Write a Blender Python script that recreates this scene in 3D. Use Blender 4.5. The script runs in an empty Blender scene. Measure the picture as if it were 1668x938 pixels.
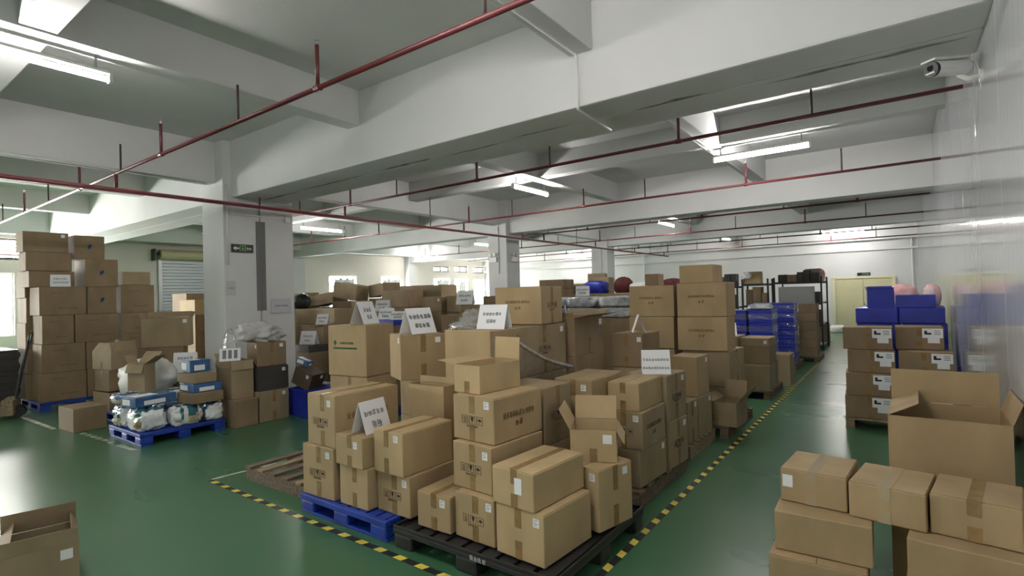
import bpy, bmesh, math, random
from mathutils import Vector, Matrix, noise
random.seed(7)
scn = bpy.context.scene
COL = scn.collection
R = math.radians

# ------------------------------------------------------------------ camera
cam_data = bpy.data.cameras.new('camera')
cam = bpy.data.objects.new('camera', cam_data)
COL.objects.link(cam)
scn.camera = cam
cam_data.sensor_width = 36.0
cam_data.lens = 868.65 / 1668.0 * 36.0
cam_data.clip_start = 0.05
cam_data.clip_end = 200
YAW, PITCH, ROLL = R(36.196), R(0.743), R(-1.524)
fw = Vector((-math.sin(YAW) * math.cos(PITCH), math.cos(YAW) * math.cos(PITCH), math.sin(PITCH)))
rt0 = Vector((math.cos(YAW), math.sin(YAW), 0))
up0 = rt0.cross(fw)
rt = math.cos(ROLL) * rt0 + math.sin(ROLL) * up0
up = -math.sin(ROLL) * rt0 + math.cos(ROLL) * up0
M = Matrix((rt, up, -fw)).transposed().to_4x4()
M.translation = Vector((0, 0, 1.7))
cam.matrix_world = M

# ------------------------------------------------------------------ world, exposure
world = bpy.data.worlds.new('World')
scn.world = world
world.use_nodes = True
bgn = world.node_tree.nodes['Background']
bgn.inputs[0].default_value = (1.0, 0.965, 0.92, 1)
bgn.inputs[1].default_value = 75.0
scn.view_settings.view_transform = 'Standard'
scn.view_settings.look = 'None'
scn.view_settings.gamma = 1.0
scn.view_settings.use_curve_mapping = False
scn.view_settings.exposure = 0.12
TUBE_POWER = 200.0
scn.cycles.max_bounces = 9
scn.cycles.diffuse_bounces = 5
scn.cycles.glossy_bounces = 4
scn.cycles.transparent_max_bounces = 12
scn.cycles.caustics_reflective = False
scn.cycles.caustics_refractive = False
scn.cycles.sample_clamp_indirect = 6.0
scn.cycles.use_denoising = True

# ------------------------------------------------------------------ materials
MATS = {}
def mat(name, col, rough=0.6, spec=0.5, metal=0.0, noise_amt=0.0, noise_scale=8.0, bump=0.0, bump_scale=60.0,
        emit=None, emit_s=0.0, alpha=None, coat=0.0, stretch=None, col2=None):
    if name in MATS: return MATS[name]
    m = bpy.data.materials.new(name); m.use_nodes = True
    nt = m.node_tree; b = nt.nodes['Principled BSDF']
    b.inputs['Base Color'].default_value = (*col, 1)
    b.inputs['Roughness'].default_value = rough
    b.inputs['Specular IOR Level'].default_value = spec
    b.inputs['Metallic'].default_value = metal
    b.inputs['Coat Weight'].default_value = coat
    if emit:
        b.inputs['Emission Color'].default_value = (*emit, 1)
        b.inputs['Emission Strength'].default_value = emit_s
    if noise_amt or bump:
        tc = nt.nodes.new('ShaderNodeTexCoord')
        src = tc.outputs['Object']
        if stretch:
            mp = nt.nodes.new('ShaderNodeMapping'); mp.inputs['Scale'].default_value = stretch
            nt.links.new(src, mp.inputs['Vector']); src = mp.outputs['Vector']
    if noise_amt:
        oi = nt.nodes.new('ShaderNodeObjectInfo')
        n = nt.nodes.new('ShaderNodeTexNoise'); n.inputs['Scale'].default_value = noise_scale; n.inputs['Detail'].default_value = 4
        n.noise_dimensions = '4D'
        mu = nt.nodes.new('ShaderNodeMath'); mu.operation = 'MULTIPLY'; mu.inputs[1].default_value = 37.0
        nt.links.new(oi.outputs['Random'], mu.inputs[0]); nt.links.new(mu.outputs[0], n.inputs['W'])
        nt.links.new(src, n.inputs['Vector'])
        mx = nt.nodes.new('ShaderNodeMix'); mx.data_type = 'RGBA'
        c2 = col2 or tuple(c * (1 - noise_amt) for c in col)
        c1 = col if col2 else tuple(min(1, c * (1 + noise_amt * 0.5)) for c in col)
        mx.inputs['A'].default_value = (*c1, 1); mx.inputs['B'].default_value = (*c2, 1)
        rr = nt.nodes.new('ShaderNodeMapRange'); rr.inputs['From Min'].default_value = 0.35; rr.inputs['From Max'].default_value = 0.68
        nt.links.new(n.outputs['Fac'], rr.inputs['Value']); nt.links.new(rr.outputs['Result'], mx.inputs['Factor'])
        nt.links.new(mx.outputs['Result'], b.inputs['Base Color'])
    if bump:
        n2 = nt.nodes.new('ShaderNodeTexNoise'); n2.inputs['Scale'].default_value = bump_scale; n2.inputs['Detail'].default_value = 3
        nt.links.new(src, n2.inputs['Vector'])
        bp = nt.nodes.new('ShaderNodeBump'); bp.inputs['Strength'].default_value = bump; bp.inputs['Distance'].default_value = 0.02
        nt.links.new(n2.outputs['Fac'], bp.inputs['Height']); nt.links.new(bp.outputs['Normal'], b.inputs['Normal'])
    MATS[name] = m
    return m

def clear_mat(name, tint, gloss, rough, bump=0.0, bump_scale=20.0, stretch=(1, 1, 1), haze=0.0):
    """Transparent sheet (glass pane, stretch film): see-through with a real gloss layer."""
    m = bpy.data.materials.new(name); m.use_nodes = True
    nt = m.node_tree; nt.nodes.remove(nt.nodes['Principled BSDF'])
    out = nt.nodes['Material Output']
    tr = nt.nodes.new('ShaderNodeBsdfTransparent'); tr.inputs[0].default_value = (*tint, 1)
    gl = nt.nodes.new('ShaderNodeBsdfGlossy'); gl.inputs['Roughness'].default_value = rough
    gl.inputs[0].default_value = (0.95, 0.95, 0.95, 1)
    df = nt.nodes.new('ShaderNodeBsdfDiffuse'); df.inputs[0].default_value = (0.8, 0.8, 0.78, 1)
    fr = nt.nodes.new('ShaderNodeLayerWeight'); fr.inputs['Blend'].default_value = 0.5
    pw = nt.nodes.new('ShaderNodeMath'); pw.operation = 'POWER'; pw.inputs[1].default_value = 5.0
    nt.links.new(fr.outputs['Facing'], pw.inputs[0])
    ma = nt.nodes.new('ShaderNodeMath'); ma.operation = 'MULTIPLY_ADD'; ma.inputs[1].default_value = 0.9; ma.inputs[2].default_value = 0.04 + gloss
    nt.links.new(pw.outputs[0], ma.inputs[0])
    m1 = nt.nodes.new('ShaderNodeMixShader'); m2 = nt.nodes.new('ShaderNodeMixShader')
    m1.inputs[0].default_value = haze
    nt.links.new(tr.outputs[0], m1.inputs[1]); nt.links.new(df.outputs[0], m1.inputs[2])
    nt.links.new(ma.outputs[0], m2.inputs[0]); nt.links.new(m1.outputs[0], m2.inputs[1]); nt.links.new(gl.outputs[0], m2.inputs[2])
    nt.links.new(m2.outputs[0], out.inputs[0])
    if bump:
        tc = nt.nodes.new('ShaderNodeTexCoord'); mp = nt.nodes.new('ShaderNodeMapping'); mp.inputs['Scale'].default_value = stretch
        n2 = nt.nodes.new('ShaderNodeTexNoise'); n2.inputs['Scale'].default_value = bump_scale; n2.inputs['Detail'].default_value = 2
        bp = nt.nodes.new('ShaderNodeBump'); bp.inputs['Strength'].default_value = bump; bp.inputs['Distance'].default_value = 0.05
        nt.links.new(tc.outputs['Object'], mp.inputs[0]); nt.links.new(mp.outputs[0], n2.inputs['Vector'])
        nt.links.new(n2.outputs['Fac'], bp.inputs['Height'])
        nt.links.new(bp.outputs['Normal'], gl.inputs['Normal']); nt.links.new(bp.outputs['Normal'], fr.inputs['Normal'])
    MATS[name] = m
    return m

PLASTER = mat('white_plaster', (0.66, 0.665, 0.655), 0.85, 0.2, noise_amt=0.05, noise_scale=1.2, bump=0.05, bump_scale=25)
CREAM = mat('warm_plaster', (0.76, 0.72, 0.66), 0.85, 0.2, noise_amt=0.06, noise_scale=0.8)
STAIN = mat('damp_stain', (0.30, 0.30, 0.28), 0.8, 0.2, noise_amt=0.5, noise_scale=9)
JOINT = mat('grey_joint_filler', (0.17, 0.17, 0.17), 0.7, 0.3, noise_amt=0.35, noise_scale=6, stretch=(1, 1, 0.15))
PIPE_RED = mat('red_pipe_paint', (0.105, 0.017, 0.02), 0.42, 0.5, noise_amt=0.25, noise_scale=5)
PIPE_DARK = mat('dark_pipe_iron', (0.05, 0.028, 0.026), 0.5, 0.5)
WHITE_PL = mat('white_plastic', (0.78, 0.78, 0.76), 0.4, 0.5)
BLACK_PL = mat('black_plastic', (0.012, 0.012, 0.013), 0.35, 0.5)
PALLET_BLACK = mat('black_pallet_plastic', (0.02, 0.02, 0.021), 0.45, 0.5, noise_amt=0.4, noise_scale=6)
BLUE_PL = mat('blue_pallet_plastic', (0.012, 0.045, 0.32), 0.42, 0.5, noise_amt=0.3, noise_scale=4)
BLUE_BOX = mat('blue_carton', (0.014, 0.03, 0.34), 0.38, 0.5, noise_amt=0.3, noise_scale=3)
WOOD = mat('pallet_wood', (0.30, 0.22, 0.14), 0.75, 0.3, noise_amt=0.45, noise_scale=7, stretch=(1, 6, 6))
WOOD_DK = mat('weathered_wood', (0.16, 0.12, 0.085), 0.8, 0.3, noise_amt=0.45, noise_scale=7, stretch=(1, 6, 6))
CARD = mat('kraft_board', (0.39, 0.285, 0.155), 0.72, 0.25, noise_amt=0.14, noise_scale=3.0, bump=0.06, bump_scale=40, stretch=(1.6, 1.6, 0.8))
CARD_L = mat('pale_kraft_board', (0.46, 0.34, 0.185), 0.72, 0.25, noise_amt=0.12, noise_scale=3.0, bump=0.06, bump_scale=40, stretch=(1.6, 1.6, 0.8))
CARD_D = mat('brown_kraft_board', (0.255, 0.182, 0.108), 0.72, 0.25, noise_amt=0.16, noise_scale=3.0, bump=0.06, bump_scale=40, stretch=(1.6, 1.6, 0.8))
CARD_G = mat('dull_kraft_board', (0.315, 0.24, 0.145), 0.72, 0.25, noise_amt=0.16, noise_scale=3.0, bump=0.06, bump_scale=40, stretch=(1.6, 1.6, 0.8))
CARD_DARK = mat('dark_board', (0.05, 0.048, 0.046), 0.6, 0.4, noise_amt=0.4, noise_scale=4)
TAPE = mat('brown_packing_tape', (0.27, 0.175, 0.075), 0.22, 0.5, noise_amt=0.25, noise_scale=14)
TAPE_C = mat('clear_packing_tape', (0.42, 0.33, 0.21), 0.12, 0.7)
PAPER = mat('white_paper', (0.82, 0.83, 0.84), 0.7, 0.3)
PAPER_G = mat('grey_paper', (0.55, 0.54, 0.57), 0.7, 0.3)
INK = mat('black_ink', (0.03, 0.027, 0.025), 0.7, 0.2)
INK_BR = mat('brown_carton_ink', (0.13, 0.085, 0.045), 0.7, 0.2)
INK_GREY = mat('faded_marker_ink', (0.19, 0.19, 0.20), 0.7, 0.2)
INK_GREEN = mat('green_carton_ink', (0.03, 0.10, 0.035), 0.7, 0.2)
INK_BLUE = mat('blue_carton_ink', (0.06, 0.11, 0.25), 0.7, 0.2)
INK_WHITE = mat('white_pallet_print', (0.5, 0.5, 0.5), 0.7, 0.2)
YELLOW = mat('yellow_tape', (0.72, 0.58, 0.09), 0.4, 0.5, noise_amt=0.25, noise_scale=9)
BLACK_T = mat('black_tape', (0.018, 0.02, 0.02), 0.4, 0.5)
OLD_LINE = mat('worn_floor_line', (0.52, 0.53, 0.42), 0.5, 0.4, noise_amt=0.4, noise_scale=9)
BAG_W = mat('white_woven_bag', (0.74, 0.74, 0.70), 0.5, 0.4, noise_amt=0.14, noise_scale=5, bump=0.25, bump_scale=12)
BAG_GREY = mat('grey_cloth', (0.52, 0.51, 0.49), 0.7, 0.3, noise_amt=0.25, noise_scale=4, bump=0.3, bump_scale=14)
BAG_BLACK = mat('black_bag', (0.013, 0.014, 0.015), 0.3, 0.5, bump=0.3, bump_scale=10)
BAG_DKRED = mat('dark_red_cloth', (0.10, 0.03, 0.03), 0.8, 0.2, noise_amt=0.3)
PINK = mat('pink_white_bag', (0.80, 0.76, 0.75), 0.5, 0.4, noise_amt=0.5, noise_scale=3.2, col2=(0.75, 0.28, 0.24))
SKINPINK = mat('pale_pink_bag', (0.72, 0.5, 0.42), 0.5, 0.4, bump=0.2, bump_scale=8)
METAL = mat('grey_metal', (0.42, 0.43, 0.44), 0.4, 0.5, metal=0.6)
SHUTTER = mat('shutter_steel', (0.55, 0.59, 0.64), 0.4, 0.5, metal=0.2)
SHUT_ROLL = mat('cream_shutter_hood', (0.60, 0.55, 0.33), 0.45, 0.5)
BLACK_MT = mat('black_rack_steel', (0.02, 0.021, 0.023), 0.45, 0.5)
DOOR_Y = mat('cream_yellow_door', (0.62, 0.585, 0.36), 0.5, 0.4, noise_amt=0.06, noise_scale=2)
DOOR_TR = mat('cream_door_frame', (0.72, 0.69, 0.50), 0.5, 0.4)
WIN_FR = mat('window_frame_dark', (0.10, 0.085, 0.08), 0.5, 0.4)
WIN_FRW = mat('window_frame_white', (0.78, 0.78, 0.76), 0.5, 0.4)
def translucent(name, col, amt):
    m = mat(name, col, 0.8, 0.1); nt = m.node_tree; b = nt.nodes['Principled BSDF']
    tl = nt.nodes.new('ShaderNodeBsdfTranslucent'); tl.inputs[0].default_value = (*col, 1)
    mx = nt.nodes.new('ShaderNodeMixShader'); mx.inputs[0].default_value = amt
    nt.links.new(b.outputs[0], mx.inputs[1]); nt.links.new(tl.outputs[0], mx.inputs[2]); nt.links.new(mx.outputs[0], nt.nodes['Material Output'].inputs[0])
    return m
CURTAIN = translucent('pale_curtain', (0.70, 0.72, 0.71), 0.10)
SIGN_BK = mat('black_sign_face', (0.012, 0.02, 0.014), 0.4, 0.4)
SIGN_GR = mat('green_sign_ink', (0.22, 0.50, 0.16), 0.5, 0.4)
TUBE = mat('fluorescent_tube', (1, 1, 1), 0.5, 0.2, emit=(1.0, 0.955, 0.925), emit_s=TUBE_POWER)
GLASS = clear_mat('window_glass', (0.97, 0.98, 0.98), 0.0, 0.02)
FILM = clear_mat('stretch_film', (0.95, 0.945, 0.93), 0.09, 0.12, bump=0.6, bump_scale=6, stretch=(1, 1, 3.5), haze=0.03)
FILM_T = clear_mat('clear_poly_bag', (0.92, 0.92, 0.92), 0.04, 0.12, bump=0.6, bump_scale=14, haze=0.25)

def floor_material():
    m = bpy.data.materials.new('green_epoxy_floor'); m.use_nodes = True
    nt = m.node_tree; b = nt.nodes['Principled BSDF']
    tc = nt.nodes.new('ShaderNodeTexCoord')
    n = nt.nodes.new('ShaderNodeTexNoise'); n.inputs['Scale'].default_value = 0.5; n.inputs['Detail'].default_value = 2
    nt.links.new(tc.outputs['Object'], n.inputs['Vector'])
    cr = nt.nodes.new('ShaderNodeMix'); cr.data_type = 'RGBA'
    cr.inputs['A'].default_value = (0.040, 0.120, 0.058, 1); cr.inputs['B'].default_value = (0.052, 0.142, 0.070, 1)
    nt.links.new(n.outputs['Fac'], cr.inputs['Factor'])
    # pale scuffs and dust
    n2 = nt.nodes.new('ShaderNodeTexNoise'); n2.inputs['Scale'].default_value = 1.1; n2.inputs['Detail'].default_value = 2
    mp = nt.nodes.new('ShaderNodeMapping'); mp.inputs['Scale'].default_value = (0.6, 2.0, 1)
    nt.links.new(tc.outputs['Object'], mp.inputs[0]); nt.links.new(mp.outputs[0], n2.inputs['Vector'])
    rr = nt.nodes.new('ShaderNodeMapRange'); rr.inputs['From Min'].default_value = 0.55; rr.inputs['From Max'].default_value = 0.8
    rr.inputs['To Max'].default_value = 0.07
    nt.links.new(n2.outputs['Fac'], rr.inputs['Value'])
    c2 = nt.nodes.new('ShaderNodeMix'); c2.data_type = 'RGBA'; c2.inputs['B'].default_value = (0.20, 0.26, 0.20, 1)
    nt.links.new(cr.outputs['Result'], c2.inputs['A']); nt.links.new(rr.outputs['Result'], c2.inputs['Factor'])
    nt.links.new(c2.outputs['Result'], b.inputs['Base Color'])
    r2 = nt.nodes.new('ShaderNodeMapRange'); r2.inputs['To Min'].default_value = 0.24; r2.inputs['To Max'].default_value = 0.34
    nt.links.new(n2.outputs['Fac'], r2.inputs['Value']); nt.links.new(r2.outputs['Result'], b.inputs['Roughness'])
    b.inputs['Specular IOR Level'].default_value = 0.5
    bp = nt.nodes.new('ShaderNodeBump'); bp.inputs['Strength'].default_value = 0.012; bp.inputs['Distance'].default_value = 0.02
    n3 = nt.nodes.new('ShaderNodeTexNoise'); n3.inputs['Scale'].default_value = 3.5; n3.inputs['Detail'].default_value = 3
    nt.links.new(tc.outputs['Object'], n3.inputs['Vector'])
    nt.links.new(n3.outputs['Fac'], bp.inputs['Height']); nt.links.new(bp.outputs['Normal'], b.inputs['Normal'])
    return m
FLOOR = floor_material()

def panel_material():
    m = bpy.data.materials.new('glossy_white_panel'); m.use_nodes = True
    nt = m.node_tree; b = nt.nodes['Principled BSDF']
    b.inputs['Base Color'].default_value = (0.50, 0.51, 0.53, 1)
    b.inputs['Roughness'].default_value = 0.09
    b.inputs['Specular IOR Level'].default_value = 0.5
    tc = nt.nodes.new('ShaderNodeTexCoord'); mp = nt.nodes.new('ShaderNodeMapping'); mp.inputs['Scale'].default_value = (1, 7, 0.25)
    n = nt.nodes.new('ShaderNodeTexNoise'); n.inputs['Scale'].default_value = 1.6; n.inputs['Detail'].default_value = 2
    nt.links.new(tc.outputs['Object'], mp.inputs[0]); nt.links.new(mp.outputs[0], n.inputs['Vector'])
    bp = nt.nodes.new('ShaderNodeBump'); bp.inputs['Strength'].default_value = 0.05; bp.inputs['Distance'].default_value = 0.02
    nt.links.new(n.outputs['Fac'], bp.inputs['Height']); nt.links.new(bp.outputs['Normal'], b.inputs['Normal'])
    return m
PANEL = panel_material()

# ------------------------------------------------------------------ mesh helpers
class MB:
    """Collects boxes, bars and tubes; build() links them as one mesh object."""
    def __init__(s): s.v = []; s.f = []; s.m = []
    def add(s, vs, fs, mi=0):
        o = len(s.v); s.v += [tuple(v) for v in vs]; s.f += [tuple(i + o for i in f) for f in fs]; s.m += [mi] * len(fs); return s
    def box(s, x0, x1, y0, y1, z0, z1, mi=0):
        vs = [(x0, y0, z0), (x1, y0, z0), (x1, y1, z0), (x0, y1, z0), (x0, y0, z1), (x1, y0, z1), (x1, y1, z1), (x0, y1, z1)]
        return s.add(vs, [(3, 2, 1, 0), (4, 5, 6, 7), (0, 1, 5, 4), (1, 2, 6, 5), (2, 3, 7, 6), (3, 0, 4, 7)], mi)
    def obox(s, c, ax, ay, az, hx, hy, hz, mi=0):
        c = Vector(c); ax = Vector(ax).normalized() * hx; ay = Vector(ay).normalized() * hy; az = Vector(az).normalized() * hz
        vs = [c + i * ax + j * ay + k * az for k in (-1, 1) for i, j in ((-1, -1), (1, -1), (1, 1), (-1, 1))]
        return s.add(vs, [(3, 2, 1, 0), (4, 5, 6, 7), (0, 1, 5, 4), (1, 2, 6, 5), (2, 3, 7, 6), (3, 0, 4, 7)], mi)
    def tube(s, pts, r, n=8, mi=0, caps=True, r2=None):
        pts = [Vector(p) for p in pts]; o = len(s.v); rings = []
        for i, p in enumerate(pts):
            d = (pts[min(i + 1, len(pts) - 1)] - pts[max(i - 1, 0)]).normalized()
            a = d.orthogonal().normalized(); b = d.cross(a)
            rr = r if r2 is None else r + (r2 - r) * i / (len(pts) - 1)
            rings.append([p + rr * (math.cos(t) * a + math.sin(t) * b) for t in [2 * math.pi * k / n for k in range(n)]])
            if i:
                # align ring to previous to avoid twisting
                prev = rings[-2]
                best = min(range(n), key=lambda k: (rings[-1][k] - prev[0]).length)
                rings[-1] = rings[-1][best:] + rings[-1][:best]
                if (rings[-1][1] - prev[1]).length > (rings[-1][-1] - prev[1]).length:
                    rings[-1] = [rings[-1][0]] + rings[-1][:0:-1]
        vs = [v for rg in rings for v in rg]; fs = []
        for i in range(len(pts) - 1):
            for k in range(n):
                fs.append((i * n + k, i * n + (k + 1) % n, (i + 1) * n + (k + 1) % n, (i + 1) * n + k))
        if caps: fs += [tuple(range(n))[::-1], tuple((len(pts) - 1) * n + k for k in range(n))]
        return s.add(vs, fs, mi)
    def build(s, name, mats, parent=None, bevel=0.0, smooth=False, seg=2):
        me = bpy.data.meshes.new(name); me.from_pydata(s.v, [], s.f)
        for m in (mats if isinstance(mats, (list, tuple)) else [mats]): me.materials.append(m)
        for p, i in zip(me.polygons, s.m): p.material_index = i
        bm = bmesh.new(); bm.from_mesh(me)
        if bevel: bmesh.ops.bevel(bm, geom=list(bm.edges), offset=bevel, segments=seg, affect='EDGES', profile=0.6, clamp_overlap=True)
        bmesh.ops.recalc_face_normals(bm, faces=bm.faces)
        bm.to_mesh(me); bm.free()
        if smooth:
            for p in me.polygons: p.use_smooth = True
        return link(name, me, parent)

def link(name, me, parent=None):
    o = bpy.data.objects.new(name, me); COL.objects.link(o)
    if parent is not None: o.parent = parent
    return o
def tag(o, label, cat, group=None, kind=None):
    o['label'] = label
    if cat: o['category'] = cat
    if group: o['group'] = group
    if kind: o['kind'] = kind
    return o
def empty(name, loc=(0, 0, 0), rz=0.0):
    o = bpy.data.objects.new(name, None); COL.objects.link(o); o.location = loc; o.rotation_euler = (0, 0, rz)
    o.empty_display_size = 0.1
    return o
def at(o, loc, rz=0.0):
    o.location = loc; o.rotation_euler = (0, 0, rz); return o
def struct(o, label): return tag(o, label, None, kind='structure')

# ------------------------------------------------------------------ structure of the hall
XW, XL, YF, YB, ZS = 0.5, -19.7, 24.3, -9.0, 4.32
struct(MB().box(XL - .3, XW + .1, YB, YF + .3, -0.12, 0.0).build('floor', FLOOR), 'glossy green epoxy floor of the storage hall')
ceiling = struct(MB().box(XL - .3, XW + .1, YB, YF + .3, ZS, ZS + .15).build('ceiling', PLASTER), 'white plastered ceiling slab with concrete beams')
def beam(x0, x1, y0, y1, zb, nm='beam', bev=0.012):
    return MB().box(x0, x1, y0, y1, zb, ZS + .02).build(nm, PLASTER, ceiling, bevel=bev)
YBEAMS = (-2.3, -5.57, -12.35, -15.62)
# main girders across the hall (the near one is a pair with a movement joint between)
beam(XL, XW, 4.30, 4.755, 3.40, 'girder', .02); beam(XL, XW, 4.775, 5.25, 3.405, 'girder', .02)
GIRD = [(-2.35, -1.9), (11.85, 12.27), (18.05, 18.47), (YF - .25, YF + .1)]
for a, b in GIRD: beam(XL, XW, a, b, 3.40, 'girder', .015)
spans = [(-1.9, 4.30), (5.25, 11.85), (12.27, 18.05), (18.47, YF - .25), (YB, -2.35)]
for a, b in spans:
    for x in YBEAMS: beam(x - .12, x + .12, a, b, 3.88)
    beam(-9.25, -9.0, a, b, 3.65)
    beam(-19.0, -18.75, a, b, 3.65)
xs = [XL, -19.0, -18.75, -15.74, -15.5, -12.47, -12.23, -9.25, -9.0, -5.69, -5.45, -2.42, -2.18, XW]
for ym in (1.2, 8.55, 15.15, 21.3, -5.6):
    for i in range(0, len(xs) - 1, 2):
        if xs[i + 1] - xs[i] > .8 or i == 12 or True:
            beam(xs[i], xs[i + 1], ym - .12, ym + .12, 3.90, 'cross_beam')
# movement joint and damp stains on the underside of the girder pair
MB().box(XL, XW - .02, 4.756, 4.774, 3.45, 3.9).build('joint_filler', JOINT, ceiling)
def ragged(x0, x1, y0, w, z, nm='damp_stain', sd=1, nrm=-1):
    rd = random.Random(sd); n = max(4, int((x1 - x0) / .12)); vs = []; fs = []
    for i in range(n + 1):
        x = x0 + (x1 - x0) * i / n; t = math.sin(math.pi * i / n) ** .6
        vs += [(x, y0 - w * t * rd.uniform(.2, 1), z), (x, y0 + w * t * rd.uniform(.2, 1), z)]
    for i in range(n): fs.append((2 * i, 2 * i + 1, 2 * i + 3, 2 * i + 2))
    return MB().add(vs, fs).build(nm, STAIN, ceiling)
ragged(-5.6, -4.6, 4.70, .05, 3.3985, sd=2); ragged(-4.4, -3.6, 4.74, .03, 3.3985, sd=3); ragged(-.9, 0.45, 4.86, .045, 3.4035, sd=4)
ragged(-8.6, -7.6, 4.76, .04, 3.3985, sd=5); ragged(-7.4, -5.9, 4.72, .03, 3.3985, sd=6); ragged(-3.4, -2.6, 4.68, .03, 3.3985, sd=7); ragged(-2.0, -1.3, 4.72, .05, 3.3985, sd=8)
# columns
def column(x0, x1, y0, y1, label):
    c = MB().box(x0, x1, y0, y1, 0, ZS).build('column', PLASTER, bevel=.012)
    return tag(c, label, 'column', kind='structure')
c1 = column(-9.47, -8.75, 4.17, 4.765, 'near half of the white twin column carrying the exit sign')
c1b = column(-9.47, -8.75, 4.785, 5.38, 'far half of the white twin column behind the exit sign half')
MB().box(-9.46, -8.742, 4.70, 4.86, 1.55, 3.05).build('joint_cover', JOINT, c1b)
c2 = column(-9.40, -8.75, 11.75, 12.36, 'white square column with emergency lamp in mid hall')
c3 = column(-9.40, -8.75, 17.95, 18.56, 'farthest white square column near the back wall')
for i, (y0, y1, w) in enumerate(((4.2, 5.3, 'beside the roller shutter'), (11.7, 12.4, 'left of the curtained windows'), (18.0, 18.5, 'between the curtained windows and the far ones'))):
    column(XL - .05, XL + .35, y0, y1, 'white wall pilaster ' + w)
# left wall with openings: (y0, y1, z0, z1)
OPEN = [(1.2, 4.0, 3.02, 3.62), (1.2, 3.75, 0.95, 2.66), (13.75, 15.15, 1.0, 2.72), (16.55, 17.75, 1.0, 2.72),
        (20.05, 21.25, 3.02, 3.30), (21.65, 22.75, 3.02, 3.36), (23.25, 24.2, 3.0, 3.36), (20.05, 21.25, 1.0, 2.68), (21.65, 22.75, 1.0, 2.68), (23.25, 24.2, 1.0, 2.68),
        (-4.0, -1.0, 0.95, 2.66)]
wl = MB()
ycuts = sorted(set([YB, YF] + [v for o in OPEN for v in o[:2]]))
for a, b in zip(ycuts, ycuts[1:]):
    m_ = (a + b) / 2
    hs = sorted([(o[2], o[3]) for o in OPEN if o[0] < m_ < o[1]])
    z = 0
    for h0, h1 in hs:
        wl.box(XL - .25, XL, a, b, z, h0); z = h1
    wl.box(XL - .25, XL, a, b, z, ZS)
struct(wl.build('wall_left', CREAM), 'left outer wall with windows, louvres and a roller shutter')
struct(MB().box(XL, XW + .1, YF, YF + .25, 0, ZS).build('wall_back', PLASTER), 'far white wall with a cream double door')
struct(MB().box(XL, XW + .1, YB - .2, YB, 0, ZS).build('wall_front', PLASTER), 'white wall behind the viewpoint')
wr = struct(MB().box(XW + .01, XW + .1, YB, YF, 0, ZS).build('wall_right', PANEL), 'glossy white panelled partition along the aisle')
y = -8.9; 
while y < YF - .05:
    MB().box(XW - .006, XW + .02, y + .003, min(y + 1.197, YF - .02), 0.0, ZS - .01).build('wall_panel', PANEL, wr, bevel=.004)
    y += 1.2
# windows
def window(n, o, panes, label, dark=False, louvre=0):
    y0, y1, z0, z1 = o; fr = WIN_FR if dark else WIN_FRW
    w = MB(); t = .04; x0, x1 = XL - .16, XL - .08
    for a in (y0, y1 - t): w.box(x0, x1, a, a + t, z0, z1)
    for a in (z0, z1 - t): w.box(x0, x1, y0 + t, y1 - t, a, a + t)
    root = struct(w.build('window_%d' % n, fr), label)
    for i in range(1, panes):
        yy = y0 + (y1 - y0) * i / panes
        MB().box(x0, x1, yy - .025, yy + .025, z0 + t, z1 - t).build('mullion', fr, root)
    for i in range(louvre):
        zz = z0 + (z1 - z0) * (i + .5) / louvre
        MB().obox((XL - .1, (y0 + y1) / 2, zz), (1, 0, .7), (0, 1, 0), (-.7, 0, 1), .03, (y1 - y0) / 2 - t, .012).build('louvre_slat', fr, root)
    if not louvre:
        for i in range(panes):
            a = y0 + (y1 - y0) * i / panes; b = y0 + (y1 - y0) * (i + 1) / panes
            MB().box(XL - .123, XL - .119, a + .03, b - .03, z0 + t, z1 - t).build('pane', GLASS, root)
    return root
window(1, OPEN[0], 4, 'dark louvred transom above the left window', True, 6)
window(2, OPEN[1], 3, 'tall bright window at the left edge')
window(3, OPEN[2], 2, 'bright window with grey curtain, left of the pair'); window(4, OPEN[3], 2, 'bright window with grey curtain, right of the pair')
window(5, OPEN[4], 2, 'first small barred transom window in the far corner', True, 4); window(6, OPEN[5], 2, 'second small barred transom window in the far corner', True, 4)
window(7, OPEN[6], 2, 'third small barred transom window beside the column', True, 4)
window(8, OPEN[7], 2, 'far bright window half behind a pale curtain'); window(9, OPEN[8], 2, 'far bright window with curtain pulled aside'); window(10, OPEN[9], 2, 'far bright window beside the mid hall column')
window(11, OPEN[10], 3, 'window on the left wall behind the viewpoint')
for o in OPEN:
    ld = bpy.data.lights.new('window_portal', 'AREA'); ld.shape = 'RECTANGLE'; ld.size = o[3] - o[2]; ld.size_y = o[1] - o[0]; ld.cycles.is_portal = True
    lo = bpy.data.objects.new('window_portal', ld); COL.objects.link(lo); lo.location = (XL - .27, (o[0] + o[1]) / 2, (o[2] + o[3]) / 2)
    lo.rotation_euler = (0, -math.pi / 2, 0)
def curtain(y0, y1, z0, z1, label, sd):
    rd = random.Random(sd); n = 46; rows = 9; vs = []; fs = []; ph = rd.uniform(0, 6)
    for j in range(rows + 1):
        for i in range(n + 1):
            u = i / n; v = j / rows
            sag = .10 * abs(math.sin(u * 3 * math.pi)) * (1 if j == rows else 0)
            vs.append((XL + .07 + .035 * math.sin(u * (y1 - y0) * 38 + ph + .8 * math.sin(v * 3)) * (1.1 - .5 * v), y0 + (y1 - y0) * u, z0 + (z1 - z0) * v - sag))
    for j in range(rows):
        for i in range(n):
            a = j * (n + 1) + i; fs.append((a, a + 1, a + n + 2, a + n + 1))
    c = MB().add(vs, fs).build('curtain', CURTAIN, smooth=True)
    so = c.modifiers.new('thick', 'SOLIDIFY'); so.thickness = .004
    return tag(c, label, 'curtain')
curtain(13.95, 14.95, 0.9, 2.66, 'grey curtain sagging across the left window of the pair', 1)
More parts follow.
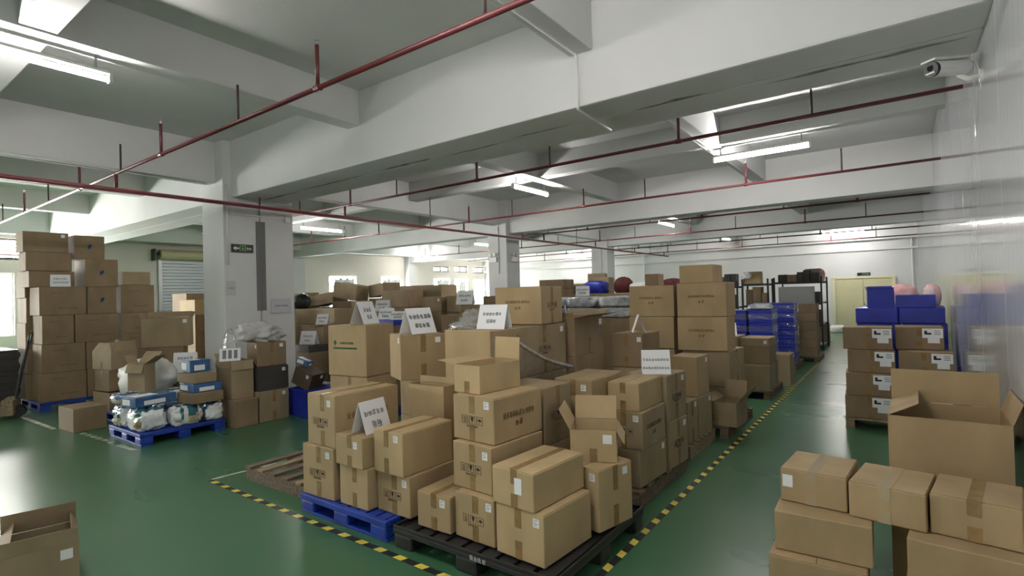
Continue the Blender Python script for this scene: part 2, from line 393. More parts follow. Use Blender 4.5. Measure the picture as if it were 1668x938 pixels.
curtain(16.6, 17.65, 0.9, 2.66, 'grey curtain with deep folds across the right window of the pair', 2)
curtain(20.2, 21.1, 0.9, 2.66, 'pale flat curtain on the first far corner window', 3)
curtain(21.15, 21.45, 0.9, 2.66, 'narrow gathered curtain between the two far corner windows', 4)
curtain(21.95, 22.45, 0.9, 2.60, 'bunched curtain in the middle of the second far corner window', 5)
# roller shutter on the left wall
def shutter():
    r = empty('roller_shutter', (XL, 8.6, 0)); n = 30
    for i in range(n):
        z = .03 + i * 3.12 / n
        MB().box(.03, .06, -1.25, 1.25, z, z + .085).build('slat', SHUTTER, r, bevel=.008)
    for s in (-1, 1): MB().box(.02, .10, s * 1.3 - .05, s * 1.3 + .05, 0, 3.16).build('guide_rail', METAL, r)
    MB().tube([(.20, -1.35, 3.33), (.20, 1.35, 3.33)], .16, 20).build('roller_drum', SHUT_ROLL, r)
    for s in (-1, 1): MB().box(.0, .30, s * 1.5 - .02, s * 1.5 + .02, 3.12, 3.50).build('bracket', BLACK_MT, r); MB().tube([(.2, s * 1.35, 3.33), (.2, s * 1.5, 3.33)], .03, 8).build('axle', BLACK_MT, r)
    tag(r, 'grey steel roller shutter with cream drum left of the twin column', 'shutter')
shutter()
# back wall door, ledge, lines
d = struct(MB().box(-2.12, -.30, YF - .04, YF, 0.0, 1.98).build('door_1', DOOR_Y), 'cream yellow double door in the far wall')
MB().box(-2.22, -2.12, YF - .07, YF, 0, 2.04).build('door_frame', DOOR_TR, d); MB().box(-.30, -.20, YF - .07, YF, 0, 2.04).build('door_frame', DOOR_TR, d)
MB().box(-2.12, -.30, YF - .07, YF, 1.98, 2.04).build('door_frame', DOOR_TR, d)
MB().box(-1.215, -1.205, YF - .045, YF - .039, 0, 1.98).build('door_gap', WIN_FR, d); MB().box(-1.19, -1.16, YF - .07, YF - .04, .9, 1.05).build('handle', METAL, d)
struct(MB().box(XL, XW, YF - .08, YF, 3.02, 3.09).build('trim_1', PLASTER), 'narrow plaster ledge along the far wall')
for i, x in enumerate((-9.9, 0.32)):
    MB().tube([(x, YF - .05, 0), (x, YF - .05, 4.0)], .03, 8).build('trim_%d' % (i + 2), PLASTER)
    struct(bpy.data.objects['trim_%d' % (i + 2)], ['white drain pipe on the far wall behind the piles', 'white drain pipe in the far right corner'][i])

# ------------------------------------------------------------------ lamps
def lamp(x, y, z, along, label, L=1.22):
    r = empty('tube_light', (x, y, z), 0 if along == 'y' else -math.pi / 2)
    MB().tube([(0, 0.02, 0), (0, L - .02, 0)], .022, 12).build('tube', TUBE, r, smooth=True)
    for s in (0, L - .03):
        MB().box(-.028, .028, s, s + .03, -.03, .06).build('lamp_holder', WHITE_PL, r, bevel=.004)
    MB().box(-.025, .025, .03, L - .03, .045, .075).build('batten', WHITE_PL, r, bevel=.004)
    for s in (.12, L - .12): MB().box(-.008, .008, s - .008, s + .008, .075, 3.89 - z).build('hanger', METAL, r)
    tag(r, label, 'ceiling light')
lamp(-5.62, .52, 3.70, 'y', 'long glowing tube light at the top left corner')
lamp(-2.33, 8.58, 3.70, 'x', 'white tube light below the security camera side of the ceiling', 1.35)
lamp(-5.75, 7.95, 3.70, 'y', 'tube light hanging in the centre just beyond the girder')
lamp(-13.35, 8.40, 3.70, 'y', 'tube light right of the twin column', 1.4)
lamp(-5.69, 15.0, 3.70, 'y', 'small tube light in the middle distance right of centre', 1.4)
lamp(-17.9, 17.0, 3.60, 'y', 'tube light above the window pair', 1.7)
lamp(-13.3, 15.75, 3.70, 'y', 'tube light just left of the mid hall column')
lamp(-5.66, 21.75, 3.70, 'y', 'farthest tiny tube light above the racks')
lamp(-2.36, 22.8, 3.66, 'x', 'tube light in front of the far cream door', 1.35)
lamp(-13.1, 22.6, 3.60, 'y', 'tube light before the pink lit far wall', 1.4)
lamp(-16.9, 21.3, 3.50, 'y', 'tube light right behind the mid hall column', 1.4)
lamp(-2.33, 1.32, 3.70, 'x', 'tube light overhead beside the viewpoint', 1.35)
for i, (x, y, a) in enumerate(((-5.62, -5.9, 'y'), (-2.33, -5.5, 'x'), (-13.35, -5.8, 'y'))):
    lamp(x, y, 3.70, a, ['tube light behind the viewpoint in the middle bay', 'tube light behind the viewpoint by the partition', 'tube light behind the viewpoint at the left'][i], 1.3)

# ------------------------------------------------------------------ sprinkler pipes
HEAD = MB().tube([(0, 0, .30), (0, 0, .33)], .012, 6).tube([(0, 0, .33), (0, 0, .337)], .022, 8)
def branch(y, x0, x1, risers, label, z=3.46, r=.021):
    p = MB().tube([(x0, y, z), (x1, y, z)], r, 10).build('sprinkler_pipe', PIPE_RED, smooth=True)
    for i, (x, dark) in enumerate(risers):
        MB().tube([(x, y, z + .015), (x, y, z + .36)], .012 if dark else .018, 8).build('hanger_rod' if dark else 'riser', PIPE_DARK if dark else PIPE_RED, p, smooth=True)
        if not dark:
            MB().tube([(x - .035, y, z), (x + .035, y, z)], .029, 10).build('tee_fitting', PIPE_RED, p)
            MB().tube([(x, y, z + .36), (x, y, z + .385)], .012, 8).tube([(x, y, z + .40), (x, y, z + .404)], .02, 8).tube([(x - .01, y, z + .38), (x - .013, y, z + .40)], .003, 5).tube([(x + .01, y, z + .38), (x + .013, y, z + .40)], .003, 5).build('sprinkler_head', METAL, p)
    MB().tube([(-8.42, y, z), (-8.42, y, 3.275)], .022, 8).build('drop_leg', PIPE_RED, p, smooth=True)
    return tag(p, label, 'pipe')
def ris(xs): return [(x, i % 2 == 0) for i, x in enumerate(xs)]
RX = [-8.25, -6.98, -5.18, -3.87, -2.08, -.7]
LX = [-18.3, -16.6, -14.65, -13.0, -11.5, -9.9]
branch(2.63, -19.0, XW - .01, ris(LX + RX), 'nearest red sprinkler branch pipe crossing the upper left')
branch(6.25, -14.2, XW - .01, ris(LX[3:] + RX), 'red sprinkler branch pipe running just beyond the near girder')
branch(9.62, -17.0, XW - .01, ris(LX[1:] + RX), 'red sprinkler branch pipe crossing behind the centre lamp')
branch(13.15, -9.2, XW - .01, ris(RX), 'red sprinkler branch pipe starting at the mid hall column')
branch(16.4, -17.0, XW - .01, ris(LX[1:] + RX), 'red sprinkler branch pipe past the mid hall column')
branch(19.7, -17.0, XW - .01, ris(LX[1:] + RX), 'thin red sprinkler branch pipe in the last but one bay', 3.40)
branch(22.9, -17.0, XW - .01, ris(LX[1:] + RX), 'farthest red sprinkler branch pipe near the back wall', 3.40)
mp_ = MB().tube([(-8.42, YB + .1, 3.24), (-8.42, 23.4, 3.24)], .03, 12).build('sprinkler_main', PIPE_RED, smooth=True)
for y in (1.2, 4.6, 8.5, 12.05, 15.1, 18.25, 21.3): MB().tube([(-8.42, y, 3.26), (-8.42, y, 3.45 if y in (4.6, 12.05, 18.25) else 3.9)], .01, 6).build('hanger_rod', PIPE_DARK, mp_)
tag(mp_, 'long dark red sprinkler main running into the depth past the columns', 'pipe')
# cable conduits on beams
def conduit(pts, label, r=.012, par=None):
    o = MB().tube(pts, r, 8).build('cable_conduit', WHITE_PL, par, smooth=True)
    o['label'] = label
    if par is None: o['category'] = 'conduit'
conduit([(-2.33, -1.9, 3.865), (-2.33, 4.26, 3.865), (-2.34, 4.285, 3.84), (-2.34, 4.287, 3.42), (-2.35, 4.31, 3.387), (-2.40, 5.1, 3.387)], 'white cable conduit bent down over the near girder face', par=ceiling)
conduit([(-2.33, 5.28, 3.865), (-2.33, 11.8, 3.865)], 'white cable conduit under the beam right of the centre', par=ceiling)
conduit([(-9.12, -1.8, 3.637), (-9.12, 1.0, 3.637), (-9.0, 2.4, 3.62), (-9.12, 2.9, 3.637), (-9.12, 4.1, 3.637)], 'white cable conduit sagging under the left beam', par=ceiling)
conduit([(-8.735, 4.28, 3.14), (-8.735, 5.2, 3.14)], 'white cable conduit across the top of the twin column', .014)
conduit([(-8.735, 4.22, 3.6), (-8.735, 4.22, 2.3)], 'white vertical cable conduit at the edge of the twin column', .014)
conduit([(-9.02, 11.735, 3.6), (-9.02, 11.735, 2.3)], 'white vertical conduit down the mid hall column', .014)
conduit([(-9.0, 17.935, 3.3), (-9.0, 17.935, 2.3)], 'white vertical conduit down the farthest column', .014)

# ------------------------------------------------------------------ cartons
GLYPH_CACHE = {}
def glyph_cells(n, cw, ch, seed, th=0.012):
    """Stroke bars imitating a printed row of n blurred characters, in a local (u, v) plane."""
    rd = random.Random(seed); out = []
    for k in range(n):
        u0 = k * cw * 1.16
        for q in range(rd.randint(3, 4)):
            v = (.1 + .27 * q + rd.uniform(-.05, .05)) * ch; a = rd.uniform(0, .25) * cw; out.append((u0 + a, u0 + cw * rd.uniform(.75, 1), v - ch * .05, v + ch * .05))
        for q in range(rd.randint(2, 3)):
            u = u0 + (.12 + .36 * q + rd.uniform(-.06, .06)) * cw; out.append((u - cw * .065, u + cw * .065, ch * rd.uniform(0, .25), ch * rd.uniform(.75, 1)))
    return out, n * cw * 1.16 - cw * .16
def plate(mb, face, u0, u1, v0, v1, dims, e=0.0012):
    """A thin printed patch on the front (-y) or right (+x) or top face of a carton of size dims."""
    w, d, h = dims
    if face == 'front': mb.box(u0, u1, -d / 2 - e, -d / 2 + .0003, v0, v1)
    elif face == 'right': mb.box(w / 2 - .0003, w / 2 + e, u0, u1, v0, v1)
    elif face == 'top': mb.box(u0, u1, v0, v1, h - .0003, h + e)
def text_row(parent, face, cu, cv, n, cw, ch, dims, ink, seed, nm='printed_text'):
    cells, L = glyph_cells(n, cw, ch, seed); mb = MB()
    for a, b, c, e in cells: plate(mb, face, cu - L / 2 + a, cu - L / 2 + b, cv - ch / 2 + c, cv - ch / 2 + e, dims)
    return mb.build(nm, ink, parent)
def care_icons(parent, face, cu, cv, s, dims):
    """Three square handling symbols: glass, arrow, umbrella, with a caption row."""
    fr = MB(); ic = MB()
    for k in (-1, 0, 1):
        u = cu + k * s * 1.25; t = s * .05
        for a, b, c, e in ((u - s / 2, u + s / 2, cv - s / 2, cv - s / 2 + t), (u - s / 2, u + s / 2, cv + s / 2 - t, cv + s / 2), (u - s / 2, u - s / 2 + t, cv - s / 2, cv + s / 2), (u + s / 2 - t, u + s / 2, cv - s / 2, cv + s / 2)):
            plate(fr, face, a, b, c, e, dims)
        if k == -1:
            for q in (-.16, .10): plate(ic, face, u + s * q, u + s * q + t * 1.2, cv - s * .3, cv + s * .3, dims)
            plate(ic, face, u - s * .2, u + s * .2, cv - s * .34, cv - s * .28, dims)
        elif k == 0:
            for i in range(5):
                hw = s * (.20 - .01 * i) if i < 3 else s * (.14 - .05 * (i - 3)); plate(ic, face, u - hw, u + hw, cv + s * (.28 - .11 * i), cv + s * (.39 - .11 * i), dims)
            plate(ic, face, u - s * .02, u + s * .02, cv - s * .36, cv - s * .1, dims)
        else:
            for i in range(4):
                hw = s * (.34 - .075 * i); plate(ic, face, u - hw, u + hw, cv + s * (-.05 + .07 * i), cv + s * (.02 + .07 * i), dims)
            plate(ic, face, u - s * .02, u + s * .02, cv - s * .34, cv, dims)
    fr.build('symbol_frame', INK_BR, parent); ic.build('handling_symbol', INK, parent)
    text_row(parent, face, cu, cv - s * .75, 6, s * .26, s * .28, dims, INK_BR, int(abs(cu * 977 + cv * 631) * 100) % 999)

GROUPS = {}
def rowN(x, y, z0, th, w, d, h):
    """Front-right bottom corner, turn and size to centre."""
    t = R(th); c, s = math.cos(t), math.sin(t)
    cx = x - c * w / 2 - s * d / 2; cy = y - s * w / 2 + c * d / 2
    return (cx, cy, z0), t
def carton(row, label, style='', material=None, group=None, cat='carton', name='carton', tape=TAPE, sd=0, tilt=None, gap=.0015):
    x, y, z0, th, w, d, h = row; loc, t = rowN(*row); m = material or CARD; rd = random.Random(sd or int(abs(x * 131 + y * 977 + z0 * 53) * 10))
    h2 = h - gap; dims = (w, d, h2)
    lid = 'f' in style
    hb = h2 - (.005 if lid else 0)
    # body: slightly bulging rounded box
    bm = bmesh.new(); bmesh.ops.create_cube(bm, size=1)
    bmesh.ops.subdivide_edges(bm, edges=bm.edges[:], cuts=3, use_grid_fill=True)
    bul = rd.uniform(0, .0016)
    for v in bm.verts:
        ux, uy, uz = v.co.x * 2, v.co.y * 2, v.co.z * 2
        fx = (1 - uy * uy) * (1 - uz * uz); fy = (1 - ux * ux) * (1 - uz * uz)
        px_, py_ = v.co.x * w, v.co.y * d
        if abs(abs(ux) - 1) < 1e-4: px_ -= math.copysign(bul * fx, ux)
        if abs(abs(uy) - 1) < 1e-4: py_ -= math.copysign(bul * fy, uy)
        v.co = Vector((px_, py_, (v.co.z + .5) * hb))
    sharp = [e for e in bm.edges if len(e.link_faces) == 2 and e.link_faces[0].normal.dot(e.link_faces[1].normal) < .5]
    bmesh.ops.bevel(bm, geom=sharp, offset=.006, segments=2, affect='EDGES', profile=.5)
    me = bpy.data.meshes.new(name); bm.to_mesh(me); bm.free(); me.materials.append(m)
    o = link(name, me); at(o, loc, t)
    if tilt: o.rotation_euler = (R(tilt[0]), R(tilt[1]), t)
    tw = .05
    if lid:
        g = .003
        for s in (-1, 1):
            MB().box(min(s * g, s * (w / 2 - .004)), max(s * g, s * (w / 2 - .004)), -d / 2 + .003, d / 2 - .003, hb, h2).build('top_flap', m, o, bevel=.0015, seg=1)
    if 'T' in style: 
        mb = MB(); plate(mb, 'top', -tw / 2, tw / 2, -d / 2, d / 2, dims); mb.build('tape', tape, o)
    if 't' in style:
        mb = MB(); u = rd.uniform(-.02, .02)
        plate(mb, 'front', u - tw / 2, u + tw / 2, h2 - min(.13, h * .38), h2 - .001, dims); mb.build('tape', tape, o); mb = MB()
        plate(mb, 'front', u - tw / 2, u + tw / 2, .001, min(.12, h * .36), dims); mb.build('tape', tape, o)
    if 's' in style:
        mb = MB(); plate(mb, 'right', -tw / 2, tw / 2, h2 - min(.16, h * .42), h2 - .001, dims); mb.build('tape', tape, o); mb = MB(); plate(mb, 'right', -tw / 2, tw / 2, .001, min(.14, h * .36), dims); mb.build('tape', tape, o)
    if 'l' in style:
        mb = MB(); s = .045; u = w / 2 - .03 - s + rd.uniform(-.03, .01); v = h2 - .02 - rd.uniform(0, .02)
        plate(mb, 'front', u, u + s, v - s * 1.1, v, dims, .002); lb = mb.build('paper_label', PAPER, o); 
        mb = MB(); 
        for i in range(4): plate(mb, 'front', u + .006, u + s - .012 * (i % 2 + .5), v - .009 - .01 * i, v - .006 - .01 * i, dims, .0024)
        mb.build('label_print', INK_GREY, lb)
    if 'k' in style:
        mb = MB(); plate(mb, 'front', w * .05, w * .05 + .055, h2 - .14, h2 - .045, dims, .002); mb.build('paper_label', PAPER, o)
    if 'm' in style:
        mb = MB(); plate(mb, 'front', -w / 2 + .012, -w / 2 + .062, h2 - .10, h2 - .035, dims, .002); mb.build('paper_label', PAPER, o)
    if 'r' in style:
        mb = MB(); s = .05; u = d / 2 - .05 - s; v = h2 - .03; plate(mb, 'right', u, u + s, v - s, v, dims, .002); mb.build('paper_label', PAPER, o)
    if 'i' in style: care_icons(o, 'front', -.01, h2 * .47, min(.055, w * .15), dims)
    if 'I' in style: care_icons(o, 'right', 0, h2 * .5, min(.055, d * .15), dims)
    if 'x' in style:
        text_row(o, 'right', 0, h2 * .57, 10, d * .056, d * .075, dims, INK_BR, 5); text_row(o, 'right', 0, h2 * .36, 2, d * .07, d * .08, dims, INK_BR, 6)
    if 'X' in style:
        text_row(o, 'front', 0, h2 * .60, 11, w * .042, w * .055, dims, INK_BR, 5); text_row(o, 'front', 0, h2 * .44, 2, w * .06, w * .06, dims, INK_BR, 6)
    if 'b' in style:
        mb = MB()
        for k in range(3): plate(mb, 'right', .0 + .015 * k - .03, .02 + .015 * k - .02, h2 * .42 + .02 * k, h2 * .42 + .06 + .012 * k, dims)
        mb.build('blue_print', INK_BLUE, o)
    if 'd' in style:
        text_row(o, 'right', d * .1, h2 * .24, 7, d * .05, .022, dims, INK_BR, 9); text_row(o, 'right', -d * .12, h2 * .78, 5, d * .05, .018, dims, INK_BR, 10)
    if 'g' in style:
        mb = MB(); plate(mb, 'front', -w * .36, w * .26, h2 * .53, h2 * .565, dims); mb.build('green_stripe', INK_GREEN, o)
        text_row(o, 'front', .0, h2 * .65, 9, w * .035, w * .045, dims, INK_BR, 3)
        mb = MB()
        for k in range(5): plate(mb, 'front', -w * .35 + .008 * abs(k - 2), -w * .27 - .008 * abs(k - 2), h2 * (.60 + .022 * k), h2 * (.62 + .022 * k), dims)
        mb.build('green_emblem', INK_GREEN, o)
    return tag(o, label, cat, group)

def open_carton(row, label, flaps, style='', material=None, group=None, name='open_carton', fl=None, cat='carton', inner=None, gap=.0015):
    """flaps: dict side -> (angle from vertical outward in degrees, length); side in F B L R."""
    x, y, z0, th, w, d, h = row; loc, t = rowN(*row); m = material or CARD; k = .005; h = h - gap
    o = MB()
    o.box(-w / 2, w / 2, -d / 2, -d / 2 + k, 0, h).box(-w / 2, w / 2, d / 2 - k, d / 2, 0, h).box(-w / 2, -w / 2 + k, -d / 2 + k, d / 2 - k, 0, h).box(w / 2 - k, w / 2, -d / 2 + k, d / 2 - k, 0, h).box(-w / 2 + k, w / 2 - k, -d / 2 + k, d / 2 - k, 0, k)
    o = o.build(name, m); at(o, loc, t)
    for s, (ang, L) in flaps.items():
        a = R(ang); up_ = math.cos(a); ou = math.sin(a)
        ex, nx, hw, base = {'F': ((1, 0, 0), (0, -1, 0), w / 2, (0, -d / 2, h)), 'B': ((1, 0, 0), (0, 1, 0), w / 2, (0, d / 2, h)), 'L': ((0, 1, 0), (-1, 0, 0), d / 2, (-w / 2, 0, h)), 'R': ((0, 1, 0), (1, 0, 0), d / 2, (w / 2, 0, h))}[s]
        dirv = Vector(nx) * ou + Vector((0, 0, 1)) * up_
        c = Vector(base) + dirv * (L / 2 + .003)
        MB().obox(c, ex, dirv, Vector(ex).cross(dirv), hw - .004, L / 2, .0022).build('flap', m, o)
    dims = (w, d, h); tw = .05
    if 't' in style:
        mb = MB(); plate(mb, 'front', -tw / 2, tw / 2, .001, h * .42, dims); mb.build('tape', TAPE, o)
    if 's' in style:
        mb = MB(); plate(mb, 'right', -tw / 2, tw / 2, .001, h * .42, dims); mb.build('tape', TAPE, o)
    if 'l' in style:
        mb = MB(); plate(mb, 'front', w / 2 - .09, w / 2 - .03, h - .09, h - .03, dims, .002); mb.build('paper_label', PAPER, o)
    if 'r' in style:
        mb = MB(); plate(mb, 'right', d / 2 - .09, d / 2 - .03, h - .09, h - .03, dims, .002); mb.build('paper_label', PAPER, o)
    return tag(o, label, cat, group)

# ------------------------------------------------------------------ pallets
def plastic_pallet(x0, x1, y0, y1, label, m, hgt=.148, lip=False, rz=0):
    w, d = x1 - x0, y1 - y0; r = empty('pallet', ((x0 + x1) / 2, (y0 + y1) / 2, 0), rz)
    # deck: rim plus grid of slots
    n = 9; zt = hgt - (.012 if lip else 0)
    mb = MB(); t = .035
    mb.box(-w / 2, w / 2, -d / 2, -d / 2 + t, hgt - .045, zt).box(-w / 2, w / 2, d / 2 - t, d / 2, hgt - .045, zt).box(-w / 2, -w / 2 + t, -d / 2 + t, d / 2 - t, hgt - .045, zt).box(w / 2 - t, w / 2, -d / 2 + t, d / 2 - t, hgt - .045, zt)
    mb.build('deck_rim', m, r, bevel=.006)
    iw = w - 2 * t
    for i in range(n):
        a = -w / 2 + t + iw * (i + .12) / n; b = -w / 2 + t + iw * (i + .88) / n
        MB().box(a, b, -d / 2 + t, d / 2 - t, hgt - .03, zt - .001).build('deck_slat', m, r)
    for j in range(5):
        yy = -d / 2 + t + (d - 2 * t) * (j + .5) / 5
        MB().box(-w / 2 + t, w / 2 - t, yy - .05, yy + .05, hgt - .044, hgt - .031).build('cross_rib', m, r)
    if lip:
        mb = MB(); q = .014
        mb.box(-w / 2, w / 2, -d / 2, -d / 2 + q, zt, hgt + .012).box(-w / 2, w / 2, d / 2 - q, d / 2, zt, hgt + .012).box(-w / 2, -w / 2 + q, -d / 2 + q, d / 2 - q, zt, hgt + .012).box(w / 2 - q, w / 2, -d / 2 + q, d / 2 - q, zt, hgt + .012)
        mb.build('lip', m, r, bevel=.004)
    for i in (-1, 0, 1):
        for j in (-1, 0, 1):
            bw, bd = .085, .07
            cx = i * (w / 2 - bw - .004); cy = j * (d / 2 - bd - .004)
            MB().box(cx - bw, cx + bw, cy - bd, cy + bd, .022 if not lip else 0.0, hgt - .044).build('foot', m, r, bevel=.015)
    if not lip:
        for j in (-1, 0, 1):
            cy = j * (d / 2 - .074); MB().box(-w / 2 + .004, w / 2 - .004, cy - .06, cy + .06, 0.0, .022).build('runner', m, r, bevel=.005)
    return tag(r, label, 'pallet')
def wood_pallet(x0, x1, y0, y1, label, m=WOOD, hgt=.128, n=7, alongx=True):
    w, d = (x1 - x0, y1 - y0) if alongx else (y1 - y0, x1 - x0); r = empty('wooden_pallet', ((x0 + x1) / 2, (y0 + y1) / 2, 0), 0 if alongx else math.pi / 2)
    for i in range(n):
        yy = -d / 2 + (d - .09) * i / (n - 1)
        MB().box(-w / 2, w / 2, yy, yy + .09, hgt - .022, hgt - .001).build('slat', WOOD if i % 3 == 1 else m, r, bevel=.003, seg=1)
    for i in (-1, 0, 1):
        cx = i * (w / 2 - .05)
        MB().box(cx - .045, cx + .045, -d / 2 + .003, d / 2 - .003, .022, hgt - .0225).build('stringer', m, r)
        MB().box(cx - .05, cx + .05, -d / 2, d / 2, 0, .0215).build('bottom_board', m, r)
    return tag(r, label, 'pallet')

# ------------------------------------------------------------------ tent signs
def tent(x, y, z, rz, w, h, label, spread=.075, rows=((6, .034, .62), (3, .040, .30)), ink=INK_GREY, mt=PAPER):
    o = MB(); k = .0015
    sl = math.hypot(h, spread)
    for s in (-1, 1):
        dv = Vector((0, -s * spread, h)).normalized(); nv = Vector((1, 0, 0)).cross(dv)
        o.obox(Vector((0, s * spread / 2, h / 2)), (1, 0, 0), dv, nv, w / 2, sl / 2, k)
    o = o.build('tent_sign', mt); at(o, (x, y, z + .002), R(rz))
    dv = Vector((0, spread, h)).normalized(); nv = Vector((0, -h, spread)).normalized()
    mb = MB()
    for i, (n, ch, v) in enumerate(rows):
        cells, L = glyph_cells(n, ch * .85, ch, int(x * 100) + i); mb = MB()
        for a, b, c, e in cells:
            cu = (a + b) / 2 - L / 2; cv = v * sl - ch / 2 + (c + e) / 2
            ctr = Vector((cu, -spread, 0)) + dv * cv + nv * .003
            mb.obox(ctr, (1, 0, 0), dv, nv, (b - a) / 2, (e - c) / 2, .0008)
        mb.build('handwriting', ink, o)
    return tag(o, label, 'sign')

# ------------------------------------------------------------------ soft things
def blob(name, c, rad, label, m, cat, rz=0, amp=.12, freq=3.0, seed=0, flat=.7, sq=2.6, tilt=(0, 0), group=None, seg=36, rings=20):
    """Bag-like closed surface: superellipsoid with folds, flattened underside resting at c.z."""
    vs = []; fs = []; a, b, h = rad
    def sp(v, p): return math.copysign(abs(v) ** p, v)
    for j in range(rings + 1):
        ph = -math.pi / 2 + math.pi * j / rings
        for i in range(seg):
            t = 2 * math.pi * i / seg; p = 2 / sq
            x_ = sp(math.cos(ph), p) * sp(math.cos(t), p); y_ = sp(math.cos(ph), p) * sp(math.sin(t), p); z_ = sp(math.sin(ph), p)
            n = noise.noise(Vector((x_ * freq + seed, y_ * freq, z_ * freq))) + .5 * noise.noise(Vector((x_ * freq * 2.3, y_ * freq * 2.3 + seed, z_ * freq * 2.3)))
            f = 1 + amp * n
            zz = max(z_ * h * f, -h * flat)
            vs.append((x_ * a * f, y_ * b * f, zz + h * flat))
    for j in range(rings):
        for i in range(seg):
            fs.append((j * seg + i, j * seg + (i + 1) % seg, (j + 1) * seg + (i + 1) % seg, (j + 1) * seg + i))
    me = bpy.data.meshes.new(name); me.from_pydata(vs, [], fs); me.materials.append(m)
    bm = bmesh.new(); bm.from_mesh(me); bmesh.ops.remove_doubles(bm, verts=bm.verts, dist=1e-4); bmesh.ops.recalc_face_normals(bm, faces=bm.faces); bm.to_mesh(me); bm.free()
    for p in me.polygons: p.use_smooth = True
    o = link(name, me); o.location = c; o.rotation_euler = (R(tilt[0]), R(tilt[1]), R(rz))
    return tag(o, label, cat, group)

# ------------------------------------------------------------------ floor tapes
def hazard(p0, p1, label, wdt=.05, pitch=.2):
    p0, p1 = Vector((*p0, 0)), Vector((*p1, 0)); L = (p1 - p0).length; a = math.atan2(p1.y - p0.y, p1.x - p0.x)
    r = MB().box(0, L, -wdt / 2, wdt / 2, 0.0005, .0015).build('hazard_tape', BLACK_T); at(r, p0, a)
    st = MB(); st.add([(-.05, -wdt / 2, 0), (.03, -wdt / 2, 0), (.05, wdt / 2, 0), (-.03, wdt / 2, 0)], [(0, 1, 2, 3)])
    proto = None; n = int(L / pitch)
    for i in range(n):
        if proto is None: q = proto = st.build('yellow_stripe', YELLOW, r)
        else: q = proto.copy(); COL.objects.link(q); q.parent = r
        q.location = (.1 + i * pitch, 0, .0021)
    return tag(r, label, 'floor tape')
hazard((-5.40, 2.405), (-1.62, 2.36), 'black and yellow hazard tape across the front of the pallets')
hazard((-1.515, 2.30), (-1.56, 16.0), 'black and yellow hazard tape running down the aisle edge')
def old_line(p0, p1, label, dash=0, wdt=.05):
    p0, p1 = Vector((*p0, 0)), Vector((*p1, 0)); L = (p1 - p0).length; a = math.atan2(p1.y - p0.y, p1.x - p0.x); mb = MB()
    if not dash: mb.box(0, L, -wdt / 2, wdt / 2, .0004, .0012)
    else:
        k = 0
        while k * dash * 2 + dash < L: mb.box(k * dash * 2, k * dash * 2 + dash, -wdt / 2, wdt / 2, .0004, .0012); k += 1
    o = mb.build('floor_line', OLD_LINE); at(o, p0, a); return tag(o, label, 'floor line')
old_line((-5.42, 2.43), (-5.36, 3.05), 'worn pale floor line at the left end of the hazard tape', wdt=.035)
old_line((-8.95, 2.36), (-7.9, 2.40), 'worn dashed floor line in front of the bag pallet', .09, .06)
old_line((-7.75, 2.40), (-7.30, 2.42), 'worn pale floor line at the corner of the bag pallet', wdt=.06)
old_line((-11.3, 2.18), (-9.6, 2.22), 'worn white floor line below the tall left stack', wdt=.06)

# ------------------------------------------------------------------ front group on the blue pallet
plastic_pallet(-3.97, -2.935, 2.455, 3.45, 'bright blue plastic pallet at the front of the stacks', BLUE_PL)
carton((-3.565, 2.49, .15, 2, .39, .5, .40), 'tall narrow carton with handling symbols on the left of the blue pallet', 'tli', CARD)
carton((-3.19, 2.51, .15, 1, .32, .42, .30), 'plain pale carton standing in the middle of the blue pallet', 't', CARD_L)
carton((-2.82, 2.58, .15, 0, .345, .50, .29), 'carton with handling symbols at the right end of the blue pallet', 'til', CARD)
carton((-3.55, 2.50, .55, -1, .37, .63, .405), 'large long carton with brown print, topmost left on the blue pallet', 'tlixfT', CARD)
carton((-3.21, 2.485, .45, -1, .325, .40, .23), 'small carton with two paper labels below the tent sign on the blue pallet', 'tlfT', CARD)
carton((-2.85, 2.55, .44, -1, .315, .50, .31), 'wide taped carton, topmost right on the blue pallet', 'tlfT', CARD_L)
tent(-3.34, 2.68, .681, 97, .27, .235, 'white tent sign standing on the small carton of the blue pallet', rows=((5, .045, .62), (2, .055, .25)))
wood_pallet(-5.15, -4.02, 2.62, 3.55, 'empty weathered wooden pallet left of the blue pallet', WOOD_DK, n=6, alongx=False)

# ------------------------------------------------------------------ front group on the black pallet
bp = plastic_pallet(-2.86, -1.555, 2.455, 3.66, 'black plastic pallet with raised lip at the front corner', PALLET_BLACK, .14, True)
cells, L = glyph_cells(4, .028, .03, 77); mb = MB()
for a, b, c, e in cells: mb.box(a - L / 2 + .1, b - L / 2 + .1, -.6045, -.602, .10 + c, .10 + e)
mb.build('stencil_print', INK_WHITE, bp)
carton((-2.43, 2.57, .14, 1, .30, .45, .24), 'small low carton with two paper labels at the left of the black pallet', 'tlfT', CARD)
carton((-2.07, 2.58, .14, -2, .335, .52, .29), 'lowest carton of the handling symbol stack on the black pallet', 'tli', CARD)
carton((-1.68, 2.54, .14, -4, .365, .50, .30), 'big pale carton at the very front corner of the black pallet', 'tlf', CARD_L)
carton((-2.13, 2.64, .432, -4, .35, .54, .30), 'middle carton of the handling symbol stack on the black pallet', 'tlix', CARD)
carton((-2.14, 2.69, .734, -4, .375, .51, .30), 'upper closed carton of the handling symbol stack, brown print on its side', 'tlixf', CARD)
carton((-1.74, 2.535, .442, -4, .32, .53, .225), 'pale taped carton with tall label, upper at the front corner of the black pallet', 'tkfT', CARD_L)
oc = open_carton((-2.31, 2.76, 1.036, -5, .25, .42, .19), 'open carton with flaps spread on top of the handling symbol stack', {'L': (84, .17), 'B': (4, .16)}, 't', CARD_L)
carton((-1.61, 3.08, .156, -13, .29, .35, .40), 'upright carton with corner label behind the front corner carton', 'srfl', CARD_L)
